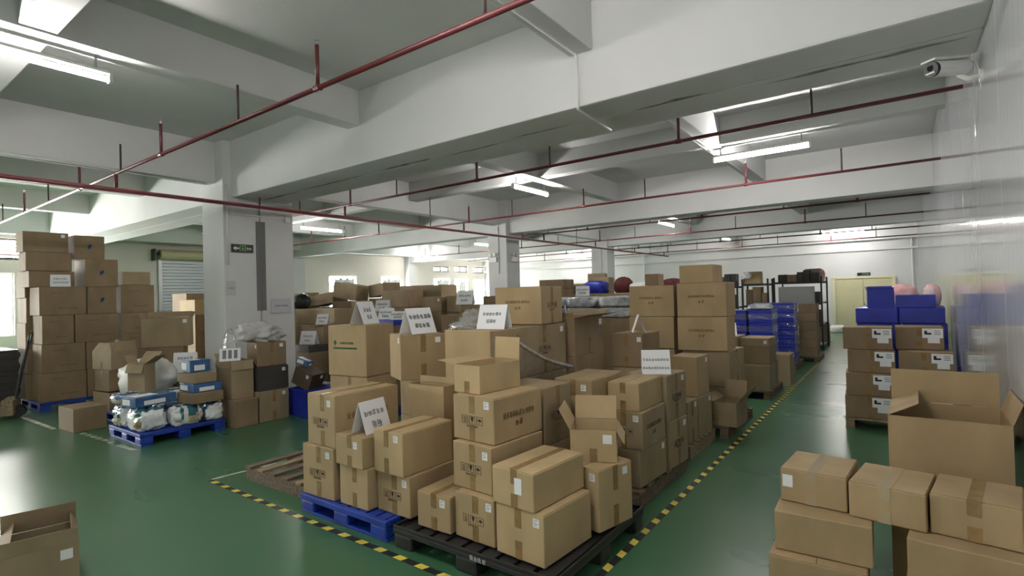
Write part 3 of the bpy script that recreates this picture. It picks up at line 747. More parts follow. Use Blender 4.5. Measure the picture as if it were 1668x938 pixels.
open_carton((-1.575, 3.29, .558, 24, .31, .34, .215), 'open carton with raised back flap on the upright carton', {'B': (24, .17), 'L': (28, .15), 'R': (150, .10)}, 'lt', CARD_L)
carton((-2.11, 3.24, .155, -2, .42, .38, .44), 'carton hidden low behind the handling symbol stack', '', CARD_G)
carton((-2.11, 3.24, .597, -2, .42, .36, .42), 'dark carton with handling symbols squeezed behind the handling symbol stack', 'Is', CARD_G)

# ------------------------------------------------------------------ second pallet along the aisle
wood_pallet(-2.55, -1.70, 3.75, 5.05, 'wooden pallet under the aisle stacks behind the black pallet', WOOD_DK)
carton((-2.01, 3.79, .13, 2, .34, .58, .42), 'carton at the base below the split flap carton', '', CARD_G)
carton((-2.01, 3.78, .55, 2, .34, .60, .455), 'carton with split top flaps behind the open raised flap carton', 'tlf', CARD)
carton((-1.725, 4.02, .13, -3, .26, .52, .30), 'lowest carton of the aisle stack behind the upright carton', 'fr', CARD_G)
carton((-1.70, 4.03, .43, 0, .30, .50, .30), 'middle carton with symbols and print in the aisle stack', 'tlix', CARD_G)
carton((-1.73, 4.05, .73, 0, .275, .50, .23), 'top carton with one lifted flap in the aisle stack', 'tf', CARD_L)
carton((-1.685, 4.585, .13, -4, .40, .40, .41), 'lower carton with label on its aisle face in the second aisle stack', 'Irs', CARD_G)
carton((-1.695, 4.575, .542, -4, .40, .42, .41), 'upper carton with symbols on its aisle face in the second aisle stack', 'Irs', CARD_G)
tent(-1.83, 4.68, .953, 26, .25, .21, 'white tent sign with two handwritten lines on the second aisle stack', rows=((9, .026, .60), (10, .024, .26)))
wood_pallet(-2.85, -1.76, 5.36, 6.25, 'wooden pallet with bare edge along the hazard tape', WOOD)
carton((-1.79, 5.40, .13, 0, .40, .32, .43), 'front low carton on the pallet with the bare edge', 'rs', CARD_G)
carton((-1.79, 5.745, .13, -3, .40, .42, .42), 'rear low carton on the pallet with the bare edge', 'r', CARD_G)
carton((-1.80, 5.77, .552, -3, .30, .36, .43), 'upright carton on top of the pallet with the bare edge', 'r', CARD)
for k, z in enumerate((.13, .50)): carton((-2.29, 5.50, z, 0, .36, .50, .365), ['lower', 'middle'][k] + ' carton beneath the carton with the edge-on tent sign', '', CARD_G)
carton((-2.29, 5.50, .87, 0, .36, .50, .37), 'carton with white label carrying the edge-on tent sign', 'tl', CARD_D)
tent(-2.40, 5.66, 1.241, 118, .20, .20, 'white tent sign seen edge-on behind the two line tent sign', spread=.07)
wood_pallet(-2.95, -1.64, 6.33, 7.55, 'wooden pallet under the tall printed cartons', WOOD_DK)
open_carton((-1.555, 6.36, .13, -3, .26, .42, .27), 'low open carton with bent flap at the aisle edge', {'R': (38, .22), 'B': (10, .2), 'F': (175, .1), 'L': (60, .12)}, '', CARD_G)
carton((-1.75, 6.87, .13, -3, .58, .60, .36), 'lowest wide carton of the tall printed stack at the aisle', 's', CARD_G)
carton((-1.74, 6.85, .492, -3, .58, .62, .445), 'second wide carton of the tall printed stack at the aisle', 's', CARD_G)
carton((-1.745, 6.81, .94, 3, .60, .50, .42), 'third carton with brown print in the tall stack at the aisle', 'X', CARD)
carton((-1.755, 6.87, 1.362, 2, .61, .50, .43), 'fourth carton with brown print in the tall stack at the aisle', 'X', CARD)
carton((-1.92, 6.93, 1.794, 1, .43, .44, .23), 'small plain carton on the very top of the tall stack', '', CARD)
for k in (0, 1): carton((-2.42, 6.87, .13 + .405 * k, 2, .58, .50, .40), ['bottom', 'second'][k] + ' carton below the left printed stack', '', CARD_G)
carton((-2.42, 6.86, .942, 2, .61, .50, .42), 'third carton of the left printed stack, plain front', '', CARD)
carton((-2.41, 6.86, 1.364, 2, .61, .50, .41), 'top carton with brown print in the left printed stack', 'X', CARD)
carton((-2.66, 6.98, 1.776, 6, .18, .3, .16), 'tiny carton on the left printed stack', '', CARD_D)

# ------------------------------------------------------------------ right hand foreground
carton((-.17, 3.02, 0.0, 2, .43, .42, .33), 'bottom left carton of the right foreground stack', 'f', CARD)
carton((.39, 3.0, 0.0, -3, .42, .45, .33), 'bottom right carton of the right foreground stack', '', CARD)
carton((-.15, 3.09, .332, 2, .43, .40, .20), 'middle left plain carton of the right foreground stack', '', CARD)
carton((.40, 3.02, .332, -5, .42, .45, .20), 'middle right plain carton of the right foreground stack', '', CARD)
carton((-.26, 3.22, .534, -4, .315, .38, .18), 'top left taped carton with white label in the right foreground', 'tfTm', CARD, tape=TAPE_C)
carton((.06, 3.15, .534, -8, .315, .38, .18), 'top centre carton with shiny tape in the right foreground', 'tfT', CARD, tape=TAPE_C)
carton((.39, 3.13, .534, -8, .32, .35, .19), 'top right carton with brown tape in the right foreground', 'tfT', CARD)
carton((.41, 2.66, 0.0, -5, .30, .27, .42), 'loose taped carton in the bottom right corner', 'tfT', CARD_L)
open_carton((.44, 3.74, 0.0, -1, .53, .50, .955), 'huge open carton with raised inner flaps at the right wall', {'B': (3, .20), 'L': (-62, .16), 'R': (20, .12)}, '', CARD)

# ------------------------------------------------------------------ labelled stack on the right pallet
wood_pallet(-.60, .46, 7.52, 8.60, 'wooden pallet under the flat labelled cartons by the wall', WOOD)
def flat_carton(row, label):
    o = carton(row, label, 't', CARD_D, tape=TAPE)
    w, d, h = row[4], row[5], row[6] - .0015; dims = (w, d, h)
    mb = MB(); plate(mb, 'front', w / 2 - .20, w / 2 - .01, h - .125, h - .015, dims, .002); plate(mb, 'front', w / 2 - .15, w / 2 - .04, h - .185, h - .125, dims, .002); lb = mb.build('paper_label', PAPER, o)
    mb = MB(); plate(mb, 'front', w / 2 - .18, w / 2 - .155, h - .075, h - .04, dims, .0025); plate(mb, 'front', w / 2 - .18, w / 2 - .115, h - .085, h - .065, dims, .0025); mb.build('label_picture', INK, lb)
    mb = MB()
    for i in range(3): plate(mb, 'front', w / 2 - .09, w / 2 - .03, h - .045 - .02 * i, h - .038 - .02 * i, dims, .0025)
    mb.build('label_print', INK_GREY, lb)
for k, (nx, ny, th) in enumerate(((-.125, 7.55, 3), (-.11, 7.56, 3), (-.09, 7.62, 2), (-.11, 7.70, 1))):
    flat_carton((nx, ny, .13 + .267 * k, th, .47 if k < 3 else .50, .40, .266), 'flat brown labelled carton on the right pallet, left row, ' + ['bottom one', 'second from bottom', 'third from bottom', 'top one'][k])
for k, (nx, ny) in enumerate(((.42, 7.56), (.43, 7.58), (.44, 7.64), (.37, 7.86))):
    flat_carton((nx, ny, .13 + .267 * k, 1, .50 if k < 3 else .455, .40, .266), 'flat brown labelled carton on the right pallet, wall row, ' + ['bottom one', 'second from bottom', 'third from bottom', 'top one'][k])
wood_pallet(-.60, .46, 8.70, 9.70, 'wooden pallet under the blue cartons by the wall', WOOD_DK)
for k in range(4):
    carton((-.05, 8.72, .13 + .265 * k, 0, .47, .45, .264), 'blue carton in the wall pile, left column, ' + ['lowest', 'second', 'third', 'fourth'][k] + ' layer', '', BLUE_BOX)
    carton((.45, 8.72, .13 + .265 * k, 0, .47, .45, .264), 'blue carton in the wall pile, wall column, ' + ['lowest', 'second', 'third', 'fourth'][k] + ' layer', '', BLUE_BOX)
carton((-.06, 8.70, 1.192, 2, .47, .44, .20), 'blue carton below the tall open blue carton by the wall', '', BLUE_BOX)
carton((.43, 8.70, 1.192, -2, .48, .44, .20), 'long blue carton in film below the pink bags by the wall', '', BLUE_BOX)
open_carton((-.09, 8.76, 1.394, 4, .30, .34, .24), 'tall open blue carton on the pile by the wall', {'F': (5, .03), 'B': (12, .05), 'L': (20, .05)}, '', BLUE_BOX)
carton((.34, 8.74, 1.394, -2, .42, .40, .165), 'upper blue carton with film under the pink bags', '', BLUE_BOX)
blob('plastic_bag', (.00, 9.42, 1.40), (.18, .15, .18), 'white and pink bulging bag on the blue cartons, left', PINK, 'bag', seed=3)
blob('plastic_bag', (.33, 9.42, 1.40), (.10, .15, .17), 'white and pink bulging bag on the blue cartons against the wall', PINK, 'bag', seed=8)
for k in range(2): carton((.45 - .48 * k, 9.20, .13, 0, .46, .42, 1.262), 'tall blue carton behind the wall pile below the ' + ['wall side', 'aisle side'][k] + ' pink bag', '', BLUE_BOX)

# ------------------------------------------------------------------ wrapped pallet in the middle (behind the front row)
wood_pallet(-3.50, -2.64, 3.69, 4.46, 'wooden pallet below the film wrapped cartons', WOOD_DK)
HQ = .425
for k in range(3):
    carton((-2.625, 3.28, .156 + .423 * k, 0, .49, .36, .421), ['bottom', 'second', 'top'][k] + ' wide carton at the near end of the film wrapped block', 'x' if k == 2 else '', CARD)
for k in range(3):
    carton((-2.625, 3.70, .13 + .432 * k, 0, .80, .74, .43), ['bottom', 'second', 'top'][k] + ' carton at the far end of the film wrapped block', 'Irsl' if k == 2 else '', CARD_G)
carton((-2.60, 3.99, 1.428, 5, .49, .42, .345), 'carton with brown print standing on the film wrapped block', 'XIs', CARD)
tent(-2.77, 3.52, 1.42, 10, .26, .20, 'white tent sign leaning before the printed carton on the wrapped block', rows=((6, .03, .62), (3, .032, .32)))
# stretch film hanging round the block: a wrap with folds and a twisted rope of film
def film_wrap():
    x1, y0, y1 = -2.606, 3.262, 4.455; n2 = 40; rows = 16; vs = []; fs = []
    for j in range(rows + 1):
        for i in range(n2 + 1):
            u = i / n2; v = j / rows
            top = 1.36 - .42 * u + .012 * math.sin(i * 1.7)
            z = .50 + (top - .50) * v
            fold = abs(noise.noise(Vector((u * 2.2 + v * 1.5, v * 9 - u * 5, 0))))
            vs.append((x1 + .004 + .028 * fold, y0 + (y1 - y0) * u, z))
    m = n2 + 1
    for j in range(rows):
        for i in range(n2): fs.append((j * m + i, j * m + i + 1, (j + 1) * m + i + 1, (j + 1) * m + i))
    o = MB().add(vs, fs).build('stretch_film', FILM, smooth=True)
    pr = []
    for i in range(15):
        t = i / 14; pr.append((-2.572 + .004 * math.sin(9 * t), 3.50 + .95 * t, 1.34 - .34 * t - .04 * math.sin(math.pi * t)))
    MB().tube(pr, .017, 8).build('twisted_film_edge', mat('gathered_film', (.42, .40, .38), .25, .6, noise_amt=.3, noise_scale=20), o, smooth=True)
    return tag(o, 'clear stretch film sagging over the aisle side of the cartons in the middle', 'film')
film_wrap()
blob('plastic_sheet', (-3.02, 3.42, 1.423), (.10, .11, .04), 'crumpled clear plastic sheet on top of the wrapped block', FILM_T, 'plastic sheet', amp=.35, freq=5, seed=5, flat=.5)
blob('plastic_bag', (-3.27, 3.90, 1.428), (.13, .16, .09), 'crumpled clear plastic bag behind the tall sign carton', FILM_T, 'bag', amp=.4, freq=5, seed=15, flat=.5)
for k in range(2): carton((-2.57, 4.52, .13 + .48 * k, 0, .5, .60, .478), ['bottom', 'middle'][k] + ' carton below the open carton right of the wrapped block', '', CARD_D)
open_carton((-2.57, 4.52, 1.09, 0, .5, .60, .37), 'half open brown carton right of the printed carton on the wrapped block', {'B': (72, .2), 'R': (78, .16), 'L': (70, .15), 'F': (10, .05)}, 'sr', CARD_D)
tent(-2.80, 4.74, 1.10, 118, .18, .48, 'white tent sign seen nearly edge-on on the half open carton', spread=.05)
# left of it: green print carton and the tall sign carton
plastic_pallet(-5.25, -3.62, 3.56, 4.30, 'blue pallet hidden behind the blue pallet front row', BLUE_PL)
for k in range(2): carton((-4.52, 3.585, .15 + .365 * k, 6, .56, .42, .363), ['lower', 'upper'][k] + ' carton beneath the green print carton', 't', CARD)
carton((-4.52, 3.58, .882, 7, .56, .42, .54), 'tall carton with green stripe print and tent sign on top', 'g', CARD)
tent(-4.80, 3.79, 1.423, 108, .30, .245, 'white tent sign on the green print carton', spread=.09, rows=((3, .05, .62), (2, .05, .30)))
for k in range(2): carton((-3.66, 3.56, .15 + .40 * k, -10, .42, .44, .398), ['lower', 'upper'][k] + ' carton beneath the turned carton with the biggest tent sign', '', CARD)
carton((-3.655, 3.27, .952, -27, .38, .43, .41), 'turned carton with white label carrying the biggest tent sign', 'srfl', CARD)
tent(-3.66, 3.50, 1.364, 87, .30, .235, 'biggest white tent sign with two bold handwritten lines', spread=.09, rows=((6, .045, .66), (4, .045, .32)), ink=INK)
open_carton((-2.98, 3.11, .45, 0, .40, .13, .53), 'narrow open carton between the blue pallet and the handling symbol stack', {'B': (5, .05)}, 't', CARD)
carton((-2.98, 3.11, .15, 0, .40, .13, .298), 'slim carton below the narrow open carton', '', CARD)
carton((-5.94, 5.22, .15, 0, .58, .45, .44), 'lower carton beneath the blue lidded carton', '', CARD_D)
carton((-5.94, 5.22, .592, 0, .58, .45, .44), 'middle carton beneath the blue lidded carton', '', CARD_D)
cb = carton((-5.94, 5.20, 1.034, 0, .60, .45, .34), 'brown carton with dark blue lid behind the green print carton', 'l', CARD_D)
MB().box(-.304, .304, -.229, .229, .27, .343).build('blue_lid', BLUE_BOX, cb, bevel=.004)
tent(-6.33, 5.42, 1.38, 20, .24, .17, 'small white tent sign on the left of the blue lid')
tent(-6.06, 5.40, 1.38, 35, .20, .12, 'low white tent sign on the right of the blue lid')
plastic_pallet(-6.60, -5.90, 5.16, 5.72, 'blue pallet hidden beneath the blue lidded carton', BLUE_PL)

# ------------------------------------------------------------------ pile between the twin column and the mid hall column
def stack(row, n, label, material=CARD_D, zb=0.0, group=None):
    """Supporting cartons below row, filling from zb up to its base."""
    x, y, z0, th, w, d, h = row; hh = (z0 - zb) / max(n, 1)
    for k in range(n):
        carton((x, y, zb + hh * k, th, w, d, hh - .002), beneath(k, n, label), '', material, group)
def beneath(k, n, what):
    q = ['bottom', 'second', 'third', 'fourth'][k] + ' carton beneath the ' + what if n > 1 else 'carton beneath the ' + what
    return ' '.join(q.split()[:16])
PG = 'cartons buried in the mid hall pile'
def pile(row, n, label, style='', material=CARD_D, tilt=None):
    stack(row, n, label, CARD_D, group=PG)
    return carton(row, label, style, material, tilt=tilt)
pile((-9.31, 6.60, 1.18, 0, 1.38, .6, .335), 0, 'long brown carton on top of the row right of the twin column', '', CARD_G)
stack((-9.31, 6.60, .81, 0, 1.38, .6, .33), 2, 'two long brown cartons right of the twin column', CARD_D, group=PG)
carton((-9.31, 6.58, .81, 0, 1.36, .58, .368), 'long brown carton below the topmost one right of the twin column', '', CARD_D)
open_carton((-8.85, 6.02, .80, 4, .62, .42, .42), 'open carton with small tent sign before the long brown cartons', {'F': (88, .2), 'B': (80, .1)}, '', CARD_D)
stack((-8.85, 6.02, .80, 4, .62, .42, .42), 2, 'open carton with small tent sign', CARD_D, group=PG)
tent(-9.1, 6.20, 1.225, 20, .26, .20, 'small white tent sign on the open carton before the long brown cartons')
row = (-8.6, 5.55, .76, 0, .5, .4, .13); stack(row, 2, 'flat printed box right of the twin column', CARD_D, group=PG)
carton(row, 'flat printed box right of the twin column under a tent sign', '', CARD_DARK)
tent(-8.85, 5.72, .892, 22, .32, .24, 'white tent sign on the flat printed box right of the twin column')
pile((-7.57, 7.00, 1.52, 0, .76, .4, .33), 3, 'big flat faced brown carton in the mid hall pile', '', CARD_D)
pile((-7.23, 7.55, 1.70, 4, 1.10, .5, .24), 3, 'wide olive carton along the top of the mid hall pile', '', CARD_G)
pile((-6.76, 7.05, 1.43, 0, .50, .4, .28), 3, 'dark brown carton with white mark in the mid hall pile', 'l', CARD_D)
pile((-6.42, 7.15, 1.42, 0, .30, .4, .30), 3, 'pale brown carton right of the dark marked carton', '', CARD_G)
pile((-7.60, 6.45, 1.10, 4, .5, .4, .36), 2, 'brown carton with tent sign before the big flat faced carton', '', CARD_D)
tent(-7.84, 6.62, 1.463, 22, .28, .20, 'grey white tent sign before the big flat faced carton')
pile((-6.95, 6.5, 1.02, -6, .5, .4, .33), 2, 'brown carton beside the crumpled plastic in the mid hall pile', 's', CARD_G)
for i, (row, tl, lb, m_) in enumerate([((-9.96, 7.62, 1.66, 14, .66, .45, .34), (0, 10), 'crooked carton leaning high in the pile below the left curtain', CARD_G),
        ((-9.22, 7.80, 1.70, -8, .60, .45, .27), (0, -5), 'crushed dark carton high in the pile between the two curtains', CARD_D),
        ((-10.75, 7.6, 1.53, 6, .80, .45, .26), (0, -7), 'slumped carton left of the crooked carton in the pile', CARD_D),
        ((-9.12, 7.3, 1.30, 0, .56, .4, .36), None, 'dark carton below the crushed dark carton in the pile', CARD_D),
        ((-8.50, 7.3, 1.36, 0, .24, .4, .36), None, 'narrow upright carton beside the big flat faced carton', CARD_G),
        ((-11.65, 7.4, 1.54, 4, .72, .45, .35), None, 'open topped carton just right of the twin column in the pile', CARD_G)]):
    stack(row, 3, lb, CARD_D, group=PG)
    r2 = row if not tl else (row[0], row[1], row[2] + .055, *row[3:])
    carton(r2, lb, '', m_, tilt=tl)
blob('black_bag', (-10.85, 6.85, 1.518), (.26, .18, .20), 'black bag slumped on the long brown cartons', BAG_BLACK, 'bag', seed=2, sq=2.0)
# flattened dark boards wrapped, right part
pile((-4.75, 6.05, 1.28, 2, .72, .45, .15), 3, 'lower dark board bundle left of the printed carton', '', CARD_D)
carton((-4.78, 6.06, 1.432, -2, .66, .42, .14), 'upper dark board bundle left of the printed carton', '', CARD_D)
carton((-4.95, 6.24, 1.574, 3, .16, .22, .12), 'small carton on the dark board bundles', '', CARD_D)
tent(-5.34, 6.10, 1.574, 20, .26, .21, 'grey white tent sign on the dark board bundles')
pile((-5.65, 6.4, 1.05, 0, .5, .4, .35), 2, 'brown carton left of the dark board bundles', '', CARD_D)
# behind the printed carton: silver film bundles, bin, bags
def bundle(x, y, z, label, w=.52, d=.42, h=.165):
    o = blob('film_wrapped_bundle', (x, y, z), (w / 2, d / 2, h / 1.9), label, FILM_GREY, 'bundle', amp=.10, freq=5, seed=x * 7 + z * 3, flat=.9, sq=5)
FILM_GREY = mat('silver_film', (0.42, 0.44, 0.46), 0.22, 0.6, noise_amt=0.4, noise_scale=9, bump=0.7, bump_scale=16)
wood_pallet(-5.15, -3.30, 7.60, 8.25, 'wooden pallet below the silver film bundles', WOOD_DK)
for k in range(3):
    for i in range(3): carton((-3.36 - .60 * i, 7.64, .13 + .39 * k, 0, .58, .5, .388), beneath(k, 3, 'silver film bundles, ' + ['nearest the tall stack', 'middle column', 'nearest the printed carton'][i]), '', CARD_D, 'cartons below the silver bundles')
for i in range(3):
    for k in range(2): bundle(-3.66 - .60 * i, 7.88, 1.302 + .172 * k, 'silver film wrapped bundle, ' + ['lower', 'upper'][k] + ' row, ' + ['nearest the tall printed stack', 'middle one', 'nearest the printed carton'][i], .56, .44)
tent(-4.22, 7.72, 1.652, 25, .22, .16, 'small white tent sign on the silver film bundles')
G2 = 'cartons in the pile before the farthest column'
for i, (x, n_) in enumerate(((-4.45, 4), (-5.02, 4), (-5.60, 4), (-3.88, 4))):
    for k in range(n_): carton((x, 9.3, .42 * k, 0, .56, .6, .418), beneath(k, 4, ['blue bag', 'black box', 'pile edge left of the black box', 'white bag'][i] + ' before the farthest column'), '', CARD_D, G2)
carton((-5.25, 9.32, 1.682, 0, .36, .4, .17), 'black box before the farthest column', '', CARD_DARK, cat='box')
blob('blue_bag', (-4.92, 9.55, 1.682), (.24, .2, .15), 'shiny blue bag before the farthest column', BLUE_BOX, 'bag', seed=4, sq=3)
blob('white_bag', (-3.95, 9.5, 1.682), (.20, .2, .12), 'white bag left of the tall printed stack', BAG_W, 'bag', seed=5)
blob('red_clothes', (-4.35, 9.6, 1.682), (.18, .18, .18), 'dark red clothes right of the farthest column', BAG_DKRED, 'clothes', seed=6, sq=2.2)
blob('red_clothes', (-3.62, 10.3, 1.60), (.30, .2, .20), 'dark red clothes left of the tall printed stack', BAG_DKRED, 'clothes', seed=9, sq=2.2)
for k in range(4): carton((-3.3, 10.1, .40 * k, 0, .62, .5, .398), beneath(k, 4, 'dark red clothes left of the tall printed stack'), '', CARD_D, 'cartons below the red clothes')
for i, (x, y, w, h, th, lb) in enumerate([(-5.10, 8.62, .52, .17, 6, 'torn open carton just above the printed carton'), (-5.6, 10.25, .5, .15, -8, 'flat carton left of the blue bag'), (-4.95, 10.2, .42, .26, 12, 'small tan carton above the blue bag'), (-5.45, 11.05, .4, .38, 20, 'crooked tan carton above the black box')]):
    z = 1.80 if i == 0 else 1.76
    stack((x, y, z, th, w, .45, .2), 4, lb, CARD_D, group='cartons behind the printed carton')
    carton((x, y, z, th, w, .45, h), lb, '', CARD_D if i == 0 else CARD_G)

# ------------------------------------------------------------------ aisle row further back
wood_pallet(-2.7, -1.66, 8.82, 9.9, 'wooden pallet under the small brown stack down the aisle', WOOD_DK)
carton((-1.67, 8.86, .13, 0, .41, .5, .39), 'bottom carton of the small brown stack down the aisle', '', CARD_G)
carton((-1.67, 8.88, .522, -1, .41, .5, .28), 'middle carton of the small brown stack down the aisle', '', CARD_D)
carton((-1.67, 8.88, .804, -1, .41, .5, .13), 'flat top carton with label of the small brown stack down the aisle', 'lf', CARD_G)
carton((-2.12, 8.88, .13, 0, .41, .5, .40), 'bottom carton left in the small brown stack down the aisle', '', CARD_G)
carton((-2.12, 8.88, .532, 0, .41, .5, .42), 'upper carton left in the small brown stack down the aisle', '', CARD_G)
tent(-2.30, 9.05, .955, 24, .24, .20, 'white tent sign on the small brown stack down the aisle')
carton((-1.72, 9.42, .13, 0, .42, .42, .38), 'low carton behind the small brown stack down the aisle', '', CARD_D)
carton((-1.60, 10.24, 0.0, 0, .35, .47, .54), 'upright carton with light side beside the blue crates', 'r', CARD_G)
def crate(row, label, group=None):
    o = carton(row, label, '', BLUE_BOX, group, cat='crate', name='blue_crate'); x, y, z0, th, w, d, h = row
    MB().box(-w / 2 - .008, w / 2 + .008, -d / 2 - .008, d / 2 + .008, h - .022, h - .006).build('rim', BLUE_BOX, o)
    MB().box(-w / 2 - .011, w / 2 + .011, -d / 2 - .011, d / 2 + .011, h * .25, h * .72).build('film_wrap', FILM, o)
    return o
wood_pallet(-2.9, -1.80, 12.3, 13.3, 'wooden pallet under the tall blue crate tower', WOOD_DK)
ORD = ['lowest', 'second', 'third', 'fourth', 'fifth', 'sixth', 'topmost']
for k in range(7): crate((-1.83, 12.36, .13 + .179 * k, 0, .40, .5, .177), ORD[k] + ' film wrapped blue crate in the tall tower at the aisle', 'blue crates of the aisle tower')
for k in range(7): crate((-2.28, 12.36, .13 + .179 * k, 0, .40, .5, .177), ORD[k] + ' film wrapped blue crate in the tower behind the aisle tower', 'blue crates of the second tower')
wood_pallet(-2.9, -1.93, 10.75, 11.7, 'wooden pallet under the low blue crate tower', WOOD_DK)
for k in range(5): crate((-1.96, 10.78, .13 + .232 * k, 0, .40, .5, .23), [*ORD[:4], 'topmost'][k] + ' film wrapped blue crate in the low tower behind the small brown stack', 'blue crates of the low tower')
for k in range(5): crate((-2.41, 10.78, .13 + .232 * k, 0, .40, .5, .23), [*ORD[:4], 'topmost'][k] + ' film wrapped blue crate in the low tower nearest the tall printed stack', 'blue crates of the inner low tower')
blob('grey_cover', (-2.2, 11.0, 1.294), (.22, .2, .07), 'grey plastic cover on the low blue crate tower', FILM_GREY, 'cover', amp=.2, seed=3)
wood_pallet(-2.5, -1.55, 13.7, 14.7, 'wooden pallet under the dark brown carton tower', WOOD_DK)
for k in range(6): carton((-1.58, 13.72, .13 + .198 * k, 0, .36, .5, .196), [*ORD[:5], 'topmost'][k] + ' dark brown flat carton in the tower before the racks', '', CARD_D, 'flat cartons of the dark tower')
# racks
def rack(x0, x1, y0, y1, h, label, n=4):
    r = empty('storage_rack', ((x0 + x1) / 2, (y0 + y1) / 2, 0)); w, d = (x1 - x0) / 2, (y1 - y0) / 2
    for sx in (-1, 1):
        for sy in (-1, 1): MB().box(sx * w - .02, sx * w + .02, sy * d - .02, sy * d + .02, 0, h).build('post', BLACK_MT, r)
    for k in range(n):
        z = .12 + (h - .25) * k / (n - 1); MB().box(-w + .021, w - .021, -d + .021, d - .021, z - .02, z).build('shelf', BLACK_MT, r)
        for sy in (-1, 1): MB().box(-w + .021, w - .021, sy * d - .012, sy * d + .012, z - .05, z + .005).build('shelf_beam', BLACK_MT, r)
    return tag(r, label, 'rack')
def shelf_goods(x0, x1, y0, zs, where, grp, sd, d=.35, mats=None):
    rd = random.Random(sd)
    for lv, (z, hmax) in enumerate(zs):
        x = x0; pos = 0; sh = ['lowest', 'second', 'third', 'top'][lv]
        while x < x1 - .12:
            w = rd.uniform(.13, .26); w = min(w, x1 - x); od = ['first', 'second', 'third', 'fourth', 'fifth', 'sixth', 'seventh', 'eighth'][pos]; pos += 1; h = rd.uniform(.6, 1.0) * hmax
            if rd.random() < .35: blob('packed_bag', (x + w / 2, y0 + d / 2, z + .001), (w / 2.2, d / 2.4, h / 1.8), 'packed bag, ' + od + ' thing from left, ' + sh + ' shelf, ' + where, rd.choice([BAG_BLACK, FILM_GREY, BAG_GREY]), 'bag', seed=rd.random() * 50, group=grp + ' (bags)', seg=20, rings=12)
            else: carton((x + w - .005, y0, z + .001, 0, w - .015, d, h), 'small box, ' + od + ' thing from left, ' + sh + ' shelf, ' + where, '', rd.choice(mats or [CARD_D, CARD_DARK, CARD_DARK, CARD_D]), grp)
            x += w
rack(-3.42, -2.80, 15.0, 15.6, 1.95, 'black storage rack left of the rack with the grey panel')
shelf_goods(-3.37, -2.85, 15.1, [(.121, .45), (.69, .45), (1.255, .5)], 'left black rack', 'goods on the left rack', 3)
carton((-2.98, 15.06, 1.823, 4, .42, .45, .32), 'tan carton on top of the left black rack', '', CARD_L)
blob('white_sheet', (-3.28, 14.86, 1.955), (.12, .12, .10), 'white crumpled sheet on top of the left black rack', PAPER, 'sheet', amp=.3, seed=11)
rack(-4.3, -3.55, 15.0, 15.6, 1.9, 'black storage rack behind the tall printed stack')
shelf_goods(-4.25, -3.6, 15.1, [(.121, .45), (.67, .45), (1.22, .4), (1.772, .35)], 'rack behind the tall printed stack', 'goods on the hidden rack', 13)
rb = rack(-2.88, -1.74, 16.3, 17.6, 1.98, 'black storage rack with grey panel before the cream door')
MB().box(-.46, .42, -.69, -.675, 1.20, 1.72).build('grey_panel', mat('grey_panel', (.42, .42, .42), .5, .4), rb)
shelf_goods(-2.83, -1.80, 16.55, [(.121, .45), (.70, .45), (1.276, .4), (1.853, .33)], 'grey panel rack', 'goods on the grey panel rack', 5)
carton((-1.85, 16.95, 1.853, 0, .34, .4, .36), 'brown carton high on the rack with the grey panel', '', CARD_D)
blob('red_white_bag', (-1.90, 17.48, 1.853), (.14, .09, .22), 'red and white bag hanging over the end of the rack', PINK, 'bag', seed=21, sq=2.2)
carton((-1.80, 18.2, 0, 0, .4, .5, .6), 'dark red brown carton on the floor past the racks', '', CARD_D)
blob('cream_bag', (-1.95, 22.9, 0), (.3, .25, .16), 'pale bag on the floor by the far cream door', BAG_W, 'bag', seed=31)
# emergency lamp and exit signs
def exit_sign(loc, rz, w, h, label, arrow=True):
    o = MB().box(-w / 2, w / 2, -.012, 0, -h / 2, h / 2).build('exit_sign', SIGN_BK, bevel=.002); at(o, loc, rz)
    m = MB(); e = -.0135
    if arrow: m.add([(-w * .44, e, 0), (-w * .30, e, h * .26), (-w * .30, e, h * .09), (-w * .16, e, h * .09), (-w * .16, e, -h * .09), (-w * .30, e, -h * .09), (-w * .30, e, -h * .26)], [(0, 2, 1), (0, 6, 5), (0, 5, 2), (2, 5, 4, 3)])
    m.build('arrow', WHITE_PL if arrow else SIGN_GR, o) if arrow else None
    m = MB()
    m.box(-w * .13, -w * .10, e, e + .001, -h * .36, h * .36).box(w * .12, w * .15, e, e + .001, -h * .36, h * .36).box(-w * .10, w * .12, e, e + .001, h * .30, h * .36)
    m.build('door_symbol', SIGN_GR, o)
    m = MB(); m.tube([(.0, e, h * .20), (w * .02, e, h * .20)], h * .07, 8)
    for a, b in (((0, h * .10), (w * .02, -h * .10)), ((w * .02, -h * .10), (w * .07, -h * .30)), ((w * .02, -h * .10), (-w * .05, -h * .28)), ((0, h * .08), (w * .06, -h * .02)), ((0, h * .08), (-w * .06, 0))):
        m.tube([(a[0], e, a[1]), (b[0], e, b[1])], h * .045, 6)
    m.build('running_figure', SIGN_GR, o)
    cells, L = glyph_cells(3, w * .07, h * .3, 12); m = MB()
    for a, b, c, q in cells: m.box(w * .19 + a * .9, w * .19 + b * .9, e, e + .001, -h * .15 + c, -h * .15 + q)
    m.build('sign_text', WHITE_PL, o)
    return tag(o, label, 'sign')
exit_sign((-8.737, 4.46, 2.58), math.pi / 2, .36, .135, 'black exit sign with arrow and green running figure on the twin column')
exit_sign((-1.17, YF - .02, 2.14), 0, .42, .11, 'small black exit sign above the far cream door', False)
